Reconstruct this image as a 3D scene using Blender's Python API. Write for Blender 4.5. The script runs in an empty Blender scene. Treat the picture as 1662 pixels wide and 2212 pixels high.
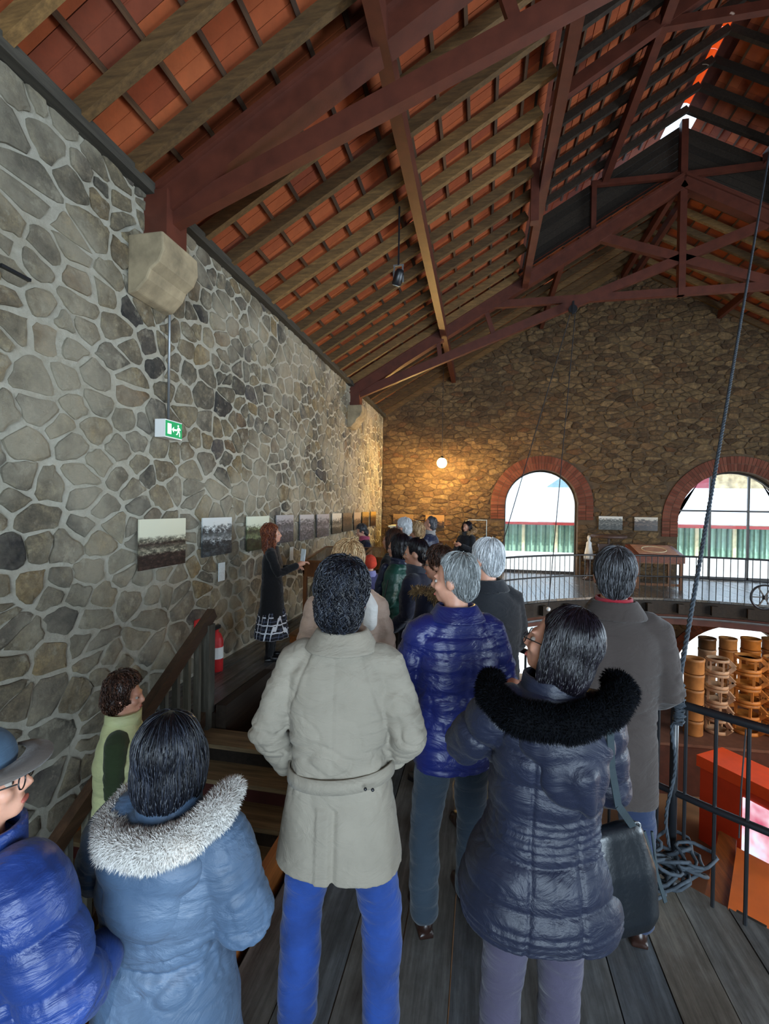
import bpy, bmesh, math, random
import numpy as np
from mathutils import Vector, Matrix, noise
random.seed(7)
PI = math.pi
S = bpy.context.scene
COL = S.collection

# ---------------------------------------------------------------- camera
YAW, PITCH, ROLL, FPX, CAMZ = math.radians(11.55), math.radians(-0.5), math.radians(0.9), 1023.0, 1.9
cam_d = bpy.data.cameras.new('camera'); cam = bpy.data.objects.new('camera', cam_d); COL.objects.link(cam)
CM = Matrix.Rotation(YAW, 4, 'Z') @ Matrix.Rotation(PI/2 + PITCH, 4, 'X') @ Matrix.Rotation(ROLL, 4, 'Z')
cam.matrix_world = Matrix.Translation((0, 0, CAMZ)) @ CM
cam_d.sensor_fit = 'HORIZONTAL'; cam_d.sensor_width = 36; cam_d.lens = FPX/1662*36
cam_d.clip_start = 0.05; cam_d.clip_end = 300
S.camera = cam

# ---------------------------------------------------------------- light and exposure
S.view_settings.view_transform = 'Standard'; S.view_settings.look = 'None'
S.view_settings.exposure = 0.35; S.view_settings.gamma = 1; S.view_settings.use_curve_mapping = False
W = bpy.data.worlds.new('sky'); S.world = W; W.use_nodes = True
bg = W.node_tree.nodes['Background']; bg.inputs[0].default_value = (0.62, 0.80, 1.0, 1); bg.inputs[1].default_value = 2.6
def lamp(name, kind, loc, target, energy, color, size=None, size_y=None, label=None):
    l = bpy.data.lights.new(name, kind); o = bpy.data.objects.new(name, l); COL.objects.link(o)
    o.location = loc
    o.rotation_euler = (Vector(target)-Vector(loc)).to_track_quat('-Z', 'Y').to_euler()
    l.energy = energy; l.color = color
    if kind == 'AREA':
        l.shape = 'RECTANGLE'; l.size = size; l.size_y = size_y
    return o
sun = lamp('sun', 'SUN', (0, 0, 30), (-7, 9, 16), 4.0, (1.0, 0.95, 0.86)); sun.data.angle = 0.01
# daylight coming in through the big openings behind the photographer and in the right wall
lamp('daylight_back', 'AREA', (2.2, -4.85, 1.9), (-1.5, 5, 0.2), 640, (0.70, 0.86, 1.0), 5.5, 3.6)
lamp('daylight_right', 'AREA', (10.9, 3.2, 1.8), (-3.1, 4.0, .6), 760, (0.72, 0.88, 1.0), 6.0, 3.2)
lamp('daylight_right_high', 'AREA', (10.9, 9.0, 1.8), (-3, 8.0, 2.5), 120, (0.86, 0.93, 1.0), 5.0, 3.0)
for x_ in (3.0, 7.6): lamp('arch_daylight_boost', 'AREA', (x_, 16.6, 5.0), (x_-.3, 12.5, 0.0), 1200, (0.80, 0.86, 1.0), 3.0, 1.6)  # added lamps, out of sight above the arches, to brighten the far deck
lamp('lower_storey_light', 'AREA', (9.5, 6.5, -1.2), (2.0, 9.0, -2.6), 150, (1.0, 0.66, 0.36), 3.0, 1.6)  # warm area light inside the lower storey, aimed across its floor

# ---------------------------------------------------------------- helpers
def P(u, v, D):
    d = CM.to_3x3() @ Vector(((u-831)/FPX, -(v-1106)/FPX, -1.0))
    return Vector((0, 0, CAMZ)) + d*D
def on(u, v, axis, val):
    d = P(u, v, 1.0)-Vector((0, 0, CAMZ)); o = Vector((0, 0, CAMZ))
    return o + d*((val-o[axis])/d[axis])
def tag(o, label=None, cat=None, group=None, kind=None):
    if label: o['label'] = label
    if cat: o['category'] = cat
    if group: o['group'] = group
    if kind: o['kind'] = kind
    return o
def empty(name, loc=(0, 0, 0), rz=0, label=None, cat=None, group=None, kind=None):
    o = bpy.data.objects.new(name, None); COL.objects.link(o); o.location = loc; o.rotation_euler = (0, 0, rz)
    o.empty_display_size = 0.1
    return tag(o, label, cat, group, kind)
def link(name, me, m=None, parent=None, smooth=False):
    if m and not me.materials: me.materials.append(m)
    o = bpy.data.objects.new(name, me); COL.objects.link(o)
    if parent: o.parent = parent
    if smooth: me.shade_smooth()
    return o
class MB:
    def __init__(s): s.v = []; s.f = []
    def add(s, vs, fs):
        n = len(s.v); s.v += [tuple(v) for v in vs]; s.f += [tuple(i+n for i in f) for f in fs]; return s
    def box(s, a, b):
        x0, y0, z0 = a; x1, y1, z1 = b
        return s.add([(x0,y0,z0),(x1,y0,z0),(x1,y1,z0),(x0,y1,z0),(x0,y0,z1),(x1,y0,z1),(x1,y1,z1),(x0,y1,z1)],
                     [(0,3,2,1),(4,5,6,7),(0,1,5,4),(1,2,6,5),(2,3,7,6),(3,0,4,7)])
    def bar(s, p, q, w, h, up=(0, 0, 1)):
        p = Vector(p); q = Vector(q); d = (q-p).normalized(); up = Vector(up)
        r = d.cross(up)
        if r.length < 1e-4: r = d.cross(Vector((0, 1, 0)))
        r.normalize(); t = r.cross(d).normalized(); vs = []
        for e in (p, q):
            for a, b in ((-1,-1),(1,-1),(1,1),(-1,1)): vs.append(e + r*a*w/2 + t*b*h/2)
        return s.add(vs, [(0,1,2,3),(7,6,5,4),(0,4,5,1),(1,5,6,2),(2,6,7,3),(3,7,4,0)])
    def tube(s, pts, r, n=8, closed=False):
        pts = [Vector(p) for p in pts]; N = len(pts); rr = r if isinstance(r, (list, tuple)) else [r]*N
        base = len(s.v); prev = None
        for i, p in enumerate(pts):
            d = (pts[(i+1) % N]-pts[i-1]) if closed else (pts[min(i+1, N-1)]-pts[max(i-1, 0)])
            d.normalize()
            if prev is None:
                ref = Vector((0, 0, 1)) if abs(d.z) < .9 else Vector((1, 0, 0)); a = d.cross(ref).normalized()
            else:
                a = (prev - d*prev.dot(d))
                a = a.normalized() if a.length > 1e-6 else d.orthogonal().normalized()
            prev = a; b = d.cross(a)
            for k in range(n):
                t = 2*PI*k/n; s.v.append(tuple(p + (a*math.cos(t)+b*math.sin(t))*rr[i]))
        M = N if closed else N-1
        for i in range(M):
            j = (i+1) % N
            for k in range(n):
                l = (k+1) % n; s.f.append((base+i*n+k, base+j*n+k, base+j*n+l, base+i*n+l))
        if not closed:
            s.f.append(tuple(base+k for k in range(n))); s.f.append(tuple(base+(N-1)*n+k for k in reversed(range(n))))
        return s
    def lathe(s, prof, c=(0, 0, 0), n=20):
        base = len(s.v); c = Vector(c)
        for r, z in prof:
            for k in range(n):
                t = 2*PI*k/n; s.v.append((c.x+r*math.cos(t), c.y+r*math.sin(t), c.z+z))
        for i in range(len(prof)-1):
            for k in range(n):
                l = (k+1) % n; s.f.append((base+i*n+k, base+i*n+l, base+(i+1)*n+l, base+(i+1)*n+k))
        s.f.append(tuple(base+k for k in reversed(range(n)))); s.f.append(tuple(base+(len(prof)-1)*n+k for k in range(n)))
        return s
    def prism(s, poly, vec):
        n = len(poly); vec = Vector(vec); a = [Vector(p) for p in poly]; b = [p+vec for p in a]
        return s.add(a+b, [tuple(reversed(range(n))), tuple(range(n, 2*n))]+[(i, (i+1) % n, n+(i+1) % n, n+i) for i in range(n)])
    def ball(s, c, r, n=12, m=8):
        c = Vector(c); r = r if isinstance(r, (tuple, list)) else (r, r, r); base = len(s.v)
        s.v.append((c.x, c.y, c.z-r[2]))
        for i in range(1, m):
            p = -PI/2+PI*i/m
            for k in range(n):
                t = 2*PI*k/n; s.v.append((c.x+r[0]*math.cos(p)*math.cos(t), c.y+r[1]*math.cos(p)*math.sin(t), c.z+r[2]*math.sin(p)))
        s.v.append((c.x, c.y, c.z+r[2])); top = len(s.v)-1
        for k in range(n):
            l = (k+1) % n; s.f.append((base, base+1+l, base+1+k)); s.f.append((top, top-n+k, top-n+l))
        for i in range(m-2):
            for k in range(n):
                l = (k+1) % n; q = base+1+i*n; s.f.append((q+k, q+l, q+n+l, q+n+k))
        return s
    def mesh(s, name):
        me = bpy.data.meshes.new(name); me.from_pydata(s.v, [], s.f); me.update(); return me
    def build(s, name, m, parent=None, smooth=False, **t):
        me = s.mesh(name)
        bm = bmesh.new(); bm.from_mesh(me); bmesh.ops.recalc_face_normals(bm, faces=bm.faces); bm.to_mesh(me); bm.free()
        return tag(link(name, me, m, parent, smooth), **t)

def rgb(h):
    h = h.lstrip('#'); c = [int(h[i:i+2], 16)/255 for i in (0, 2, 4)]
    return tuple(((x+.055)/1.055)**2.4 if x > .04045 else x/12.92 for x in c)+(1,)
class NT:
    def __init__(s, name):
        s.m = bpy.data.materials.new(name); s.m.use_nodes = True; s.t = s.m.node_tree; s.n = s.t.nodes; s.b = s.n['Principled BSDF']
        s.co = s.n.new('ShaderNodeTexCoord')
    def L(s, a, b): s.t.links.new(a, b)
    def new(s, kind, **kw):
        x = s.n.new('ShaderNode'+kind)
        for k, v in kw.items(): setattr(x, k, v)
        return x
    def noise(s, scale, detail=4, rough=.55, stretch=None, coord='Object'):
        x = s.new('TexNoise'); x.inputs['Scale'].default_value = scale; x.inputs['Detail'].default_value = detail; x.inputs['Roughness'].default_value = rough
        if stretch:
            mp = s.new('Mapping'); mp.inputs['Scale'].default_value = stretch; s.L(s.co.outputs[coord], mp.inputs[0]); s.L(mp.outputs[0], x.inputs[0])
        else: s.L(s.co.outputs[coord], x.inputs[0])
        return x.outputs['Fac']
    def ramp(s, fac, stops, interp='LINEAR'):
        x = s.new('ValToRGB'); x.color_ramp.interpolation = interp; e = x.color_ramp.elements
        while len(e) < len(stops): e.new(.5)
        for i, (p, c) in enumerate(stops): e[i].position = p; e[i].color = rgb(c) if isinstance(c, str) else c
        s.L(fac, x.inputs[0]); return x.outputs[0]
    def mix(s, f, a, b, mode='MIX'):
        x = s.new('Mix', data_type='RGBA', blend_type=mode)
        for i, v in ((0, f), (6, a), (7, b)):
            if isinstance(v, (int, float)): x.inputs[i].default_value = v
            elif isinstance(v, tuple): x.inputs[i].default_value = v
            elif isinstance(v, str): x.inputs[i].default_value = rgb(v)
            else: s.L(v, x.inputs[i])
        return x.outputs[2]
    def rand(s):
        g = s.new('NewGeometry'); o = s.new('ObjectInfo'); a = s.new('Math', operation='ADD'); s.L(g.outputs['Random Per Island'], a.inputs[0]); s.L(o.outputs['Random'], a.inputs[1])
        f = s.new('Math', operation='FRACT'); s.L(a.outputs[0], f.inputs[0]); return f.outputs[0]
    def bump(s, h, strength=.4, dist=.01):
        x = s.new('Bump'); x.inputs['Strength'].default_value = strength; x.inputs['Distance'].default_value = dist; s.L(h, x.inputs['Height']); s.L(x.outputs[0], s.b.inputs['Normal'])
    def base(s, c):
        if isinstance(c, (str, tuple)): s.b.inputs['Base Color'].default_value = rgb(c) if isinstance(c, str) else c
        else: s.L(c, s.b.inputs['Base Color'])
    def set(s, rough=.6, metal=0, spec=None, **kw):
        s.b.inputs['Roughness'].default_value = rough; s.b.inputs['Metallic'].default_value = metal
        if spec is not None: s.b.inputs['Specular IOR Level'].default_value = spec
        for k, v in kw.items(): s.b.inputs[k.replace('_', ' ')].default_value = v
        return s.m
def M(name, c, rough=.6, var=.12, scale=8, metal=0, bump=.2, bscale=60, spec=None, stretch=None, **kw):
    t = NT(name); c0 = rgb(c); d = tuple(x*(1-var*2) for x in c0[:3])+(1,); l = tuple(min(1, x*(1+var*1.5)) for x in c0[:3])+(1,)
    t.base(t.ramp(t.noise(scale, stretch=stretch), [(.3, d), (.7, l)]))
    if bump: t.bump(t.noise(bscale, 3, stretch=stretch), bump, .004)
    return t.set(rough, metal, spec, **kw)

# ---------------------------------------------------------------- materials of the building
def stone_mat(name, stops, mortar, wash_lo=.62, wash_hi=.8):
    t = NT(name); base = t.ramp(t.rand(), stops, 'LINEAR')
    n = t.noise(9, 12, .78); c = t.mix(.75, base, t.ramp(n, [(.30, '#2c2a26'), (.5, '#85807a'), (.70, '#d9d0b8')]), 'OVERLAY')
    c = t.mix(t.ramp(t.noise(6, 9, .7), [(.55, (0, 0, 0, 1)), (.66, (.7, .7, .7, 1))]), c, mortar)
    w = t.ramp(t.noise(1.1, 5, .6), [(wash_lo, (0, 0, 0, 1)), (wash_hi, (.75, .75, .75, 1))])
    t.base(t.mix(w, c, mortar)); t.bump(t.noise(13, 12, .82), 1.0, .05)
    return t.set(.9, spec=.25)
STONE_L = stone_mat('rubble_stone', [(0, '#5d5c5c'), (.1, '#8d897e'), (.35, '#a69d89'), (.5, '#b5a98e'), (.65, '#98958d'), (.8, '#bca67e'), (.92, '#777779'), (1, '#ad8f6a')], '#c2b9a3', .42, .62)
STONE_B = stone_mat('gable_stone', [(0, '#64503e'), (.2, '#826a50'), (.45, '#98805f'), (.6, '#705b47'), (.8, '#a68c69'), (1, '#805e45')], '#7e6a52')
def mortar_mat(name, a, b, c):
    t = NT(name); t.base(t.mix(.5, t.ramp(t.noise(1.3, 5), [(.3, a), (.7, b)]), t.ramp(t.noise(14, 6, .7), [(.3, a), (.7, c)]))); t.bump(t.noise(20, 12, .8), 1.0, .04)
    return t.set(.95, spec=.2)
MORTAR_L = mortar_mat('lime_mortar', '#b5ad98', '#cdc8b8', '#e2decf')
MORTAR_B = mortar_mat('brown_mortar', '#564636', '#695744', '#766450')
def tile_mat(name, stops):
    t = NT(name); c = t.ramp(t.rand(), stops)
    t.base(t.mix(.5, c, t.ramp(t.noise(5, 6, .7), [(.2, '#50281c'), (.5, '#8a8a8a'), (.8, '#b9a094')]), 'OVERLAY')); t.bump(t.noise(30, 4), .3, .006)
    return t.set(.85, spec=.3)
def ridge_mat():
    t = NT('glow_through_terracotta'); t.base('#c4552a'); t.set(.8)
    tr = t.new('BsdfTranslucent'); tr.inputs[0].default_value = rgb('#e88a4a'); mx = t.new('MixShader'); mx.inputs[0].default_value = .5  # translucency added so the sun glows orange through the clay caps
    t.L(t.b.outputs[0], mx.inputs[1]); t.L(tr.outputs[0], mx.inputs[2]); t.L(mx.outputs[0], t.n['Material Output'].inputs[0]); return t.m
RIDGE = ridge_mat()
TILE = tile_mat('terracotta_tile', [(0, '#9c4c2a'), (.3, '#b05a32'), (.6, '#bb643a'), (.85, '#97482a'), (1, '#87452f')])
def wood_mat(name, a, b, c, rough=.75, sc=3, st=(8, .5, 8), stain=False):
    t = NT(name); r = t.ramp(t.rand(), [(0, a), (.5, b), (1, c)])
    g = t.noise(sc, 8, .7, st)
    cc = t.mix(.7, r, t.ramp(g, [(.3, '#2a2a2a'), (.5, '#808080'), (.7, '#b8b8b8')]), 'OVERLAY')
    if stain: cc = t.mix(.65, cc, t.ramp(t.noise(1.6, 7, .7, (1, .6, 1)), [(.35, '#6a645c'), (.5, '#a0a2a3'), (.62, '#ccd3da')]), 'OVERLAY')
    t.base(cc); t.bump(g, .35, .006)
    return t.set(rough, spec=.4)
RAFTER = wood_mat('rafter_wood', '#5c4426', '#735632', '#937042', st=(1.5, 9, 9))
BATTEN = wood_mat('batten_wood', '#4a3324', '#5a3f2a', '#6b4a30')
PLATE = wood_mat('wall_plate_wood', '#3a3832', '#45423a', '#504a40')
DECK = wood_mat('deck_plank_wood', '#6c6f72', '#807f7c', '#897e70', rough=.27, stain=True)
STEEL = M('oxide_red_steel', '#54281b', .5, .12, 6, bump=.15)
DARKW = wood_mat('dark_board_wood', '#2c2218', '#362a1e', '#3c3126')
BLACK = M('black_painted_iron', '#15171b', .38, .1, 10, bump=.1, spec=.6)
OAK = wood_mat('varnished_oak', '#7d4a22', '#8a5428', '#94602f', rough=.4, st=(6, 6, .6))
ORW = wood_mat('orange_varnished_wood', '#9a5524', '#a9622c', '#b56d34', rough=.4)
STAIR = wood_mat('stair_tread_wood', '#8b7758', '#9a8564', '#a8926d', rough=.6, st=(.6, 8, 8))
MAROON = M('maroon_wood', '#4a1f1a', .6)
PLAIN = M('plain_plaster', '#8f8773', .9)
BRICK = tile_mat('red_brick', [(0, '#6a3a2a'), (.5, '#7b4433'), (1, '#8a5340')])
BRJ = M('brick_joint', '#5e4a3c', .95)
GLASS = NT('clear_glass'); GLASS.b.inputs['Transmission Weight'].default_value = 1; GLASS.base((.97, 1, .99, 1)); GLASS.b.inputs['IOR'].default_value = 1.1; GLASS = GLASS.set(.02)
WHITE = M('white_plastic', '#e6e6e2', .4, .02, bump=0)
GREY = M('galvanised_metal', '#8b8e90', .4, .08, metal=.7)

# ---------------------------------------------------------------- setting
XL, XR, YB, YF, XC = -3.1, 11.1, -5.0, 14.7, 4.0
TP = math.tan(math.radians(30)); EZ = 4.97           # tile plane height at the left wall
CY0, CR, CCX = 6.5, 4.95, 4.3                        # round opening in the deck
LOW = -3.2                                            # lower storey floor
LX = .62                                              # outer side of the raised roof
def ztile(x): return EZ + (min(x-XL, XR-x))*TP
def clip(poly, px, py, nx, ny):
    out = []; n = len(poly)
    for i in range(n):
        a = poly[i]; b = poly[(i+1) % n]; da = (a[0]-px)*nx+(a[1]-py)*ny; db = (b[0]-px)*nx+(b[1]-py)*ny
        if da <= 0: out.append(a)
        if da*db < 0:
            t = da/(da-db); out.append((a[0]+(b[0]-a[0])*t, a[1]+(b[1]-a[1])*t))
    return out
def rubble(a0, a1, b0, b1, cw, ch, rnd, jit=.47):
    """Voronoi stones on a jittered brick grid; returns [(seed, polygon)] in wall coordinates."""
    nx = int((a1-a0)/cw)+3; ny = int((b1-b0)/ch)+3; pts = {}
    for j in range(ny):
        for i in range(nx):
            pts[i, j] = (a0+(i-1+.5*(j % 2)+rnd.uniform(-jit, jit))*cw, b0+(j-.5+rnd.uniform(-jit, jit))*ch)
    # merge some cells into big stones by dropping seeds
    for k in list(pts):
        if rnd.random() < .20: del pts[k]
    cells = []; asp = cw/ch
    for (i, j), p in pts.items():
        poly = [(p[0]-cw*1.4, p[1]-ch*1.5), (p[0]+cw*1.4, p[1]-ch*1.5), (p[0]+cw*1.4, p[1]+ch*1.5), (p[0]-cw*1.4, p[1]+ch*1.5)]
        for di in (-2, -1, 0, 1, 2):
            for dj in (-2, -1, 0, 1, 2):
                q = pts.get((i+di, j+dj))
                if q is None or q == p: continue
                nx_, ny_ = (q[0]-p[0])/asp, (q[1]-p[1])*asp
                poly = clip(poly, (p[0]+q[0])/2, (p[1]+q[1])/2, nx_, ny_)
                if len(poly) < 3: break
        if len(poly) >= 3: cells.append((p, poly))
    return cells
def shape_stone(poly, gap, h, rnd, wr=.9):
    """outline -> (verts (a,b,h), faces); chamfered, uneven top"""
    cx = sum(p[0] for p in poly)/len(poly); cy = sum(p[1] for p in poly)/len(poly)
    r = max(.02, min(math.hypot(p[0]-cx, p[1]-cy) for p in poly))
    k = max(.3, 1-gap/r)
    q = [(cx+(p[0]-cx)*k, cy+(p[1]-cy)*k) for p in poly]
    out = []; n = len(q)
    for i in range(n):
        a = q[i]; b = q[(i+1) % n]
        if math.hypot(a[0]-b[0], a[1]-b[1]) < .012: out.append(((a[0]+b[0])/2, (a[1]+b[1])/2)); continue
        e = math.hypot(a[0]-b[0], a[1]-b[1]); j = min(.014, e*.09)
        for t in ((.14, .5, .86) if e > .12 else (.17, .83)): out.append((a[0]*(1-t)+b[0]*t+rnd.uniform(-j, j), a[1]*(1-t)+b[1]*t+rnd.uniform(-j, j)))
    n = len(out); v = []
    for p in out: v.append((p[0], p[1], -.02))
    for p in out: v.append((cx+(p[0]-cx)*.96, cy+(p[1]-cy)*.96, h*rnd.uniform(.3, .8)))
    for p in out: v.append((cx+(p[0]-cx)*.80, cy+(p[1]-cy)*.80, h*rnd.uniform(.8, 1.15)))
    v.append((cx+rnd.uniform(-.01, .01), cy+rnd.uniform(-.01, .01), h*rnd.uniform(.85, 1.3)))
    f = []
    for i in range(n):
        l = (i+1) % n
        f += [(i, l, n+l, n+i), (n+i, n+l, 2*n+l, 2*n+i), (2*n+i, 2*n+l, 3*n)]
    return v, f
def stones(parent, cells, conv, keep, gap, hgt, m, rnd, dist):
    """keep(p, poly) -> clipped polygon or None; the nearest 300 are parts, the rest one stuff part"""
    lst = []
    for p, poly in cells:
        pl = keep(p, poly)
        if not pl or len(pl) < 3: continue
        A = abs(sum(pl[i][0]*pl[(i+1) % len(pl)][1]-pl[(i+1) % len(pl)][0]*pl[i][1] for i in range(len(pl))))/2
        if A < .0012: continue
        lst.append((-(A)/dist(p)**2, pl))
    lst.sort(key=lambda t: t[0]); rest = MB()
    for k, (_, pl) in enumerate(lst):
        v, f = shape_stone(pl, gap*rnd.choice((.5, .8, 1.1, 1.6)), hgt*rnd.uniform(.5, 1.3), rnd); v = [conv(*q) for q in v]
        if k < 298:
            b = MB(); b.add(v, f); b.build('stone', m, parent, False)
        else: rest.add(v, f)
    rest.build('stone_rubble', m, parent, False, kind='stuff')

rn = random.Random(3)
# left wall
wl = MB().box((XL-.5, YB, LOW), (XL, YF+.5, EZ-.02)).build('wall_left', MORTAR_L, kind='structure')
cells = rubble(.2, YF, -2.6, EZ-.1, .255, .185, rn)
def kl(p, poly):
    if p[1] > EZ-.1 or p[0] < .4 or p[0] > YF-.05: return None
    if p[0] > 4.6 and p[1] < -.1: return None
    q = clip(poly, 0, EZ-.05, 0, 1); q = clip(q, YF-.01, 0, 1, 0)
    if p[0] > 4.6: q = clip(q, 0, 0.02, 0, -1)
    return q
stones(wl, cells, lambda a, b, h: (XL+h, a, b), kl, .015, .022, STONE_L, rn, lambda p: math.hypot(3.1, p[0]-.5) if p[0] > 2 else 9)
# gable wall with two arched openings above and arches below
def arch(cx, w, z0, zs, n=16):
    r = w/2; return [(cx-r, z0)]+[(cx-r*math.cos(PI*i/n), zs+r*math.sin(PI*i/n)) for i in range(n+1)]+[(cx+r, z0)]
a_l = on(1088, 1240, 1, YF); a_r = on(1247, 1240, 1, YF); b_l = on(1462, 1240, 1, YF)
OPN = []
w1 = a_r.x-a_l.x; top1 = on(1168, 1015, 1, YF).z; OPN.append(((a_l.x+a_r.x)/2, w1, -.15, top1-w1/2))
b_m = on(1543, 1200, 1, YF).x; b_m2 = on(1628, 1200, 1, YF).x; w2 = (b_m-b_l.x)*2+(b_m2-b_m); top2 = on(1590, 1018, 1, YF).z
OPN.append((b_l.x+w2/2, w2, -.15, top2-w2/2))
lo_c = on(1590, 1500, 1, YF).x; OPN.append((lo_c, 3.3, LOW+.02, -2.85))
OPN.append((OPN[0][0]-.3, 2.0, LOW+.02, -1.6))
def strip_wall(x0, x1, zlo, ztop, y0, y1, openings):
    """wall between y0 and y1 as vertical strips around arched openings"""
    b = MB(); n = int((x1-x0)/.07)
    xs = sorted(set([x0+(x1-x0)*i/n for i in range(n+1)]+[o[0]-o[1]/2 for o in openings]+[o[0]+o[1]/2 for o in openings]))
    for xa, xb in zip(xs, xs[1:]):
        if xb-xa < 1e-5: continue
        mid = (xa+xb)/2; seg = []
        for c, w, z0, zs in openings:
            r = w/2
            if abs(mid-c) < r: f = lambda x: zs+math.sqrt(max(0, r*r-(x-c)**2)); seg.append((z0, f(xa), f(xb)))
        seg.sort(); cur = (zlo, zlo)
        for z0, fa, fb in seg+[(None, None, None)]:
            ta, tb = (ztop(xa), ztop(xb)) if z0 is None else (z0, z0)
            vs = [(xa, y, z) for y, z in ((y0, cur[0]), (y1, cur[0]), (y1, ta), (y0, ta))]+[(xb, y, z) for y, z in ((y0, cur[1]), (y1, cur[1]), (y1, tb), (y0, tb))]
            b.add(vs, [(0,1,2,3),(7,6,5,4),(0,4,5,1),(1,5,6,2),(2,6,7,3),(3,7,4,0)])
            cur = (fa, fb)
    return b
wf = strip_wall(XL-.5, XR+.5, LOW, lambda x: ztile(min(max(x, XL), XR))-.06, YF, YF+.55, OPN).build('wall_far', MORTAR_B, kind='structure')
cells = rubble(XL, 8.4, -3.0, 9.1, .27, .118, rn, .40)
RING = .42
def kf(p, poly):
    zt = ztile(p[0])-.12
    if p[1] > zt: return None
    if -.45 < p[1] < .0: return None
    for c, w, z0, zs in OPN:
        r = w/2+(RING if zs > 0 else .3)
        if p[1] > zs-.6 and math.hypot(p[0]-c, max(0, p[1]-zs)) < r+.02 and p[1] >= zs-.6: return None
        if z0-.02 < p[1] < zs and abs(p[0]-c) < w/2+.02: return None
    q = clip(poly, p[0], zt, (-TP if p[0] < XC else TP), 1); q = clip(q, XL+.01, 0, -1, 0)
    for c, w, z0, zs in OPN:
        if z0-.1 < p[1] < zs and abs(p[0]-c) < w/2+.4:
            sg = 1 if p[0] > c else -1; q = clip(q, c+sg*(w/2), 0, -sg, 0)
            if not q: return None
        r = w/2+(RING if zs > 0 else .3); dx, dz = p[0]-c, max(0, p[1]-zs); L = math.hypot(dx, dz)
        if L < r+.35 and p[1] > zs-.6 and L > 0: q = clip(q, c+dx/L*r, (zs+dz/L*r) if dz > 0 else 0, -dx/L, -dz/L)
        if not q: return None
    return q
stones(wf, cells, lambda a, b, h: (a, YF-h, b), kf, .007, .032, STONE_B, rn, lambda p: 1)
# brick rings round the arches: bricks are parts
for oi, (c, w, z0, zs) in enumerate(OPN):
    r0 = w/2; ring = RING if zs > 0 else .3; nb = int(PI*(r0+ring/2)/.085); layers = 2
    bk = MB(); k = 0
    root = empty('trim_%d' % (oi+1), (c, YF-.03, zs), kind='structure')
    for ly in range(layers):
        for i in range(nb+10):
            t0 = (i-5)/nb*PI; t1 = (i-5+.86)/nb*PI; ra = r0+ly*ring/2; rb = ra+ring/2-.012; poly = []
            if t0 < 0 or t1 > PI:
                # straight legs below the springing
                j = (-t0 if t0 < 0 else t1-PI)*(r0+ring/2); sg = -1 if t0 < 0 else 1
                xa, xb = sg*ra, sg*rb; poly = [(min(xa, xb), -j), (max(xa, xb), -j), (max(xa, xb), -j+.073), (min(xa, xb), -j+.073)]
            else:
                poly = [(-math.cos(t0)*ra, math.sin(t0)*ra), (-math.cos(t1)*ra, math.sin(t1)*ra), (-math.cos(t1)*rb, math.sin(t1)*rb), (-math.cos(t0)*rb, math.sin(t0)*rb)]
            MB().prism([(p[0], rn.uniform(-.012, 0), p[1]) for p in poly], (0, .12, 0)).build('brick', BRICK, root)
    q = MB()
    for i in range(24):
        t0 = i/24*PI; t1 = (i+1)/24*PI
        q.prism([(-math.cos(t)*r, 0.004, math.sin(t)*r) for t, r in ((t0, r0+.001), (t1, r0+.001), (t1, r0+ring-.015), (t0, r0+ring-.015))], (0, .11, 0))
    q.build('brick_joint', BRJ, root)
# other walls, plain masonry with daylight openings (outside the frame)
def side_open(x0, y0, y1, openings, name):
    b = MB(); ys = [y0]
    for a, c, z0, z1 in openings: ys += [a, c]
    ys.append(y1)
    for i in range(0, len(ys), 2): b.box((x0, ys[i], LOW), (x0+.5, ys[i+1], EZ-.02))
    for a, c, z0, z1 in openings: b.box((x0, a, LOW), (x0+.5, c, z0)); b.box((x0, a, z1), (x0+.5, c, EZ-.02))
    return b.build(name, MORTAR_B, kind='structure')
side_open(XR, YB, YF, [(.2, 6.2, .2, 3.4), (6.6, 11.6, .2, 3.4)], 'wall_right')
b = MB(); b.box((XL-.5, YB-.5, LOW), (-.6, YB, 8.9)); b.box((5.0, YB-.5, LOW), (XR+.5, YB, 8.9)); b.box((-.6, YB-.5, LOW), (5.0, YB, .05)); b.box((-.6, YB-.5, 3.75), (5.0, YB, 8.9))
b.build('wall_back', MORTAR_B, kind='structure')

# lower floor
FLOW = M('worn_lower_floor', '#8a6a4c', .55, .15, 1.5)
low = MB().box((XL-.5, YB-.5, LOW-.2), (XR+.5, YF+.5, LOW)).build('floor_lower', FLOW, kind='structure')
# upper deck: planks running away from the camera, cut by the round opening and the stairwell
deck = MB()
floor = empty('floor', (0, 0, 0), kind='structure')
ST = [(-3.08, -1.02, 1.47, 3.95), (-2.36, -1.02, 3.95, 5.0), (-3.1, -.70, -1.0, 1.47)]        # stairwell x0,x1,y0,y1
def ycuts(xa, xb):
    """forbidden y intervals for a strip, each end given at both edges"""
    cuts = []
    for x0, x1, y0, y1 in ST:
        if xb > x0+.01 and xa < x1-.01: cuts.append(((y0, y0), (y1, y1)))
    R = CR+.06
    if xb > CCX-R and xa < CCX+R:
        f = lambda x: math.sqrt(max(0, R*R-(x-CCX)**2)); cuts.append(((CY0-f(xa), CY0-f(xb)), (CY0+f(xa), CY0+f(xb))))
    cuts.sort(key=lambda c: c[0][0]); return cuts
for k in range(11): MB().box((XL+.02+.215*k, -1.0, -.32), (XL+.02+.215*k+.209, 1.42, -.27)).build('landing_plank', DECK, floor)
x = XL; PWID = .215; np_ = 0
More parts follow.
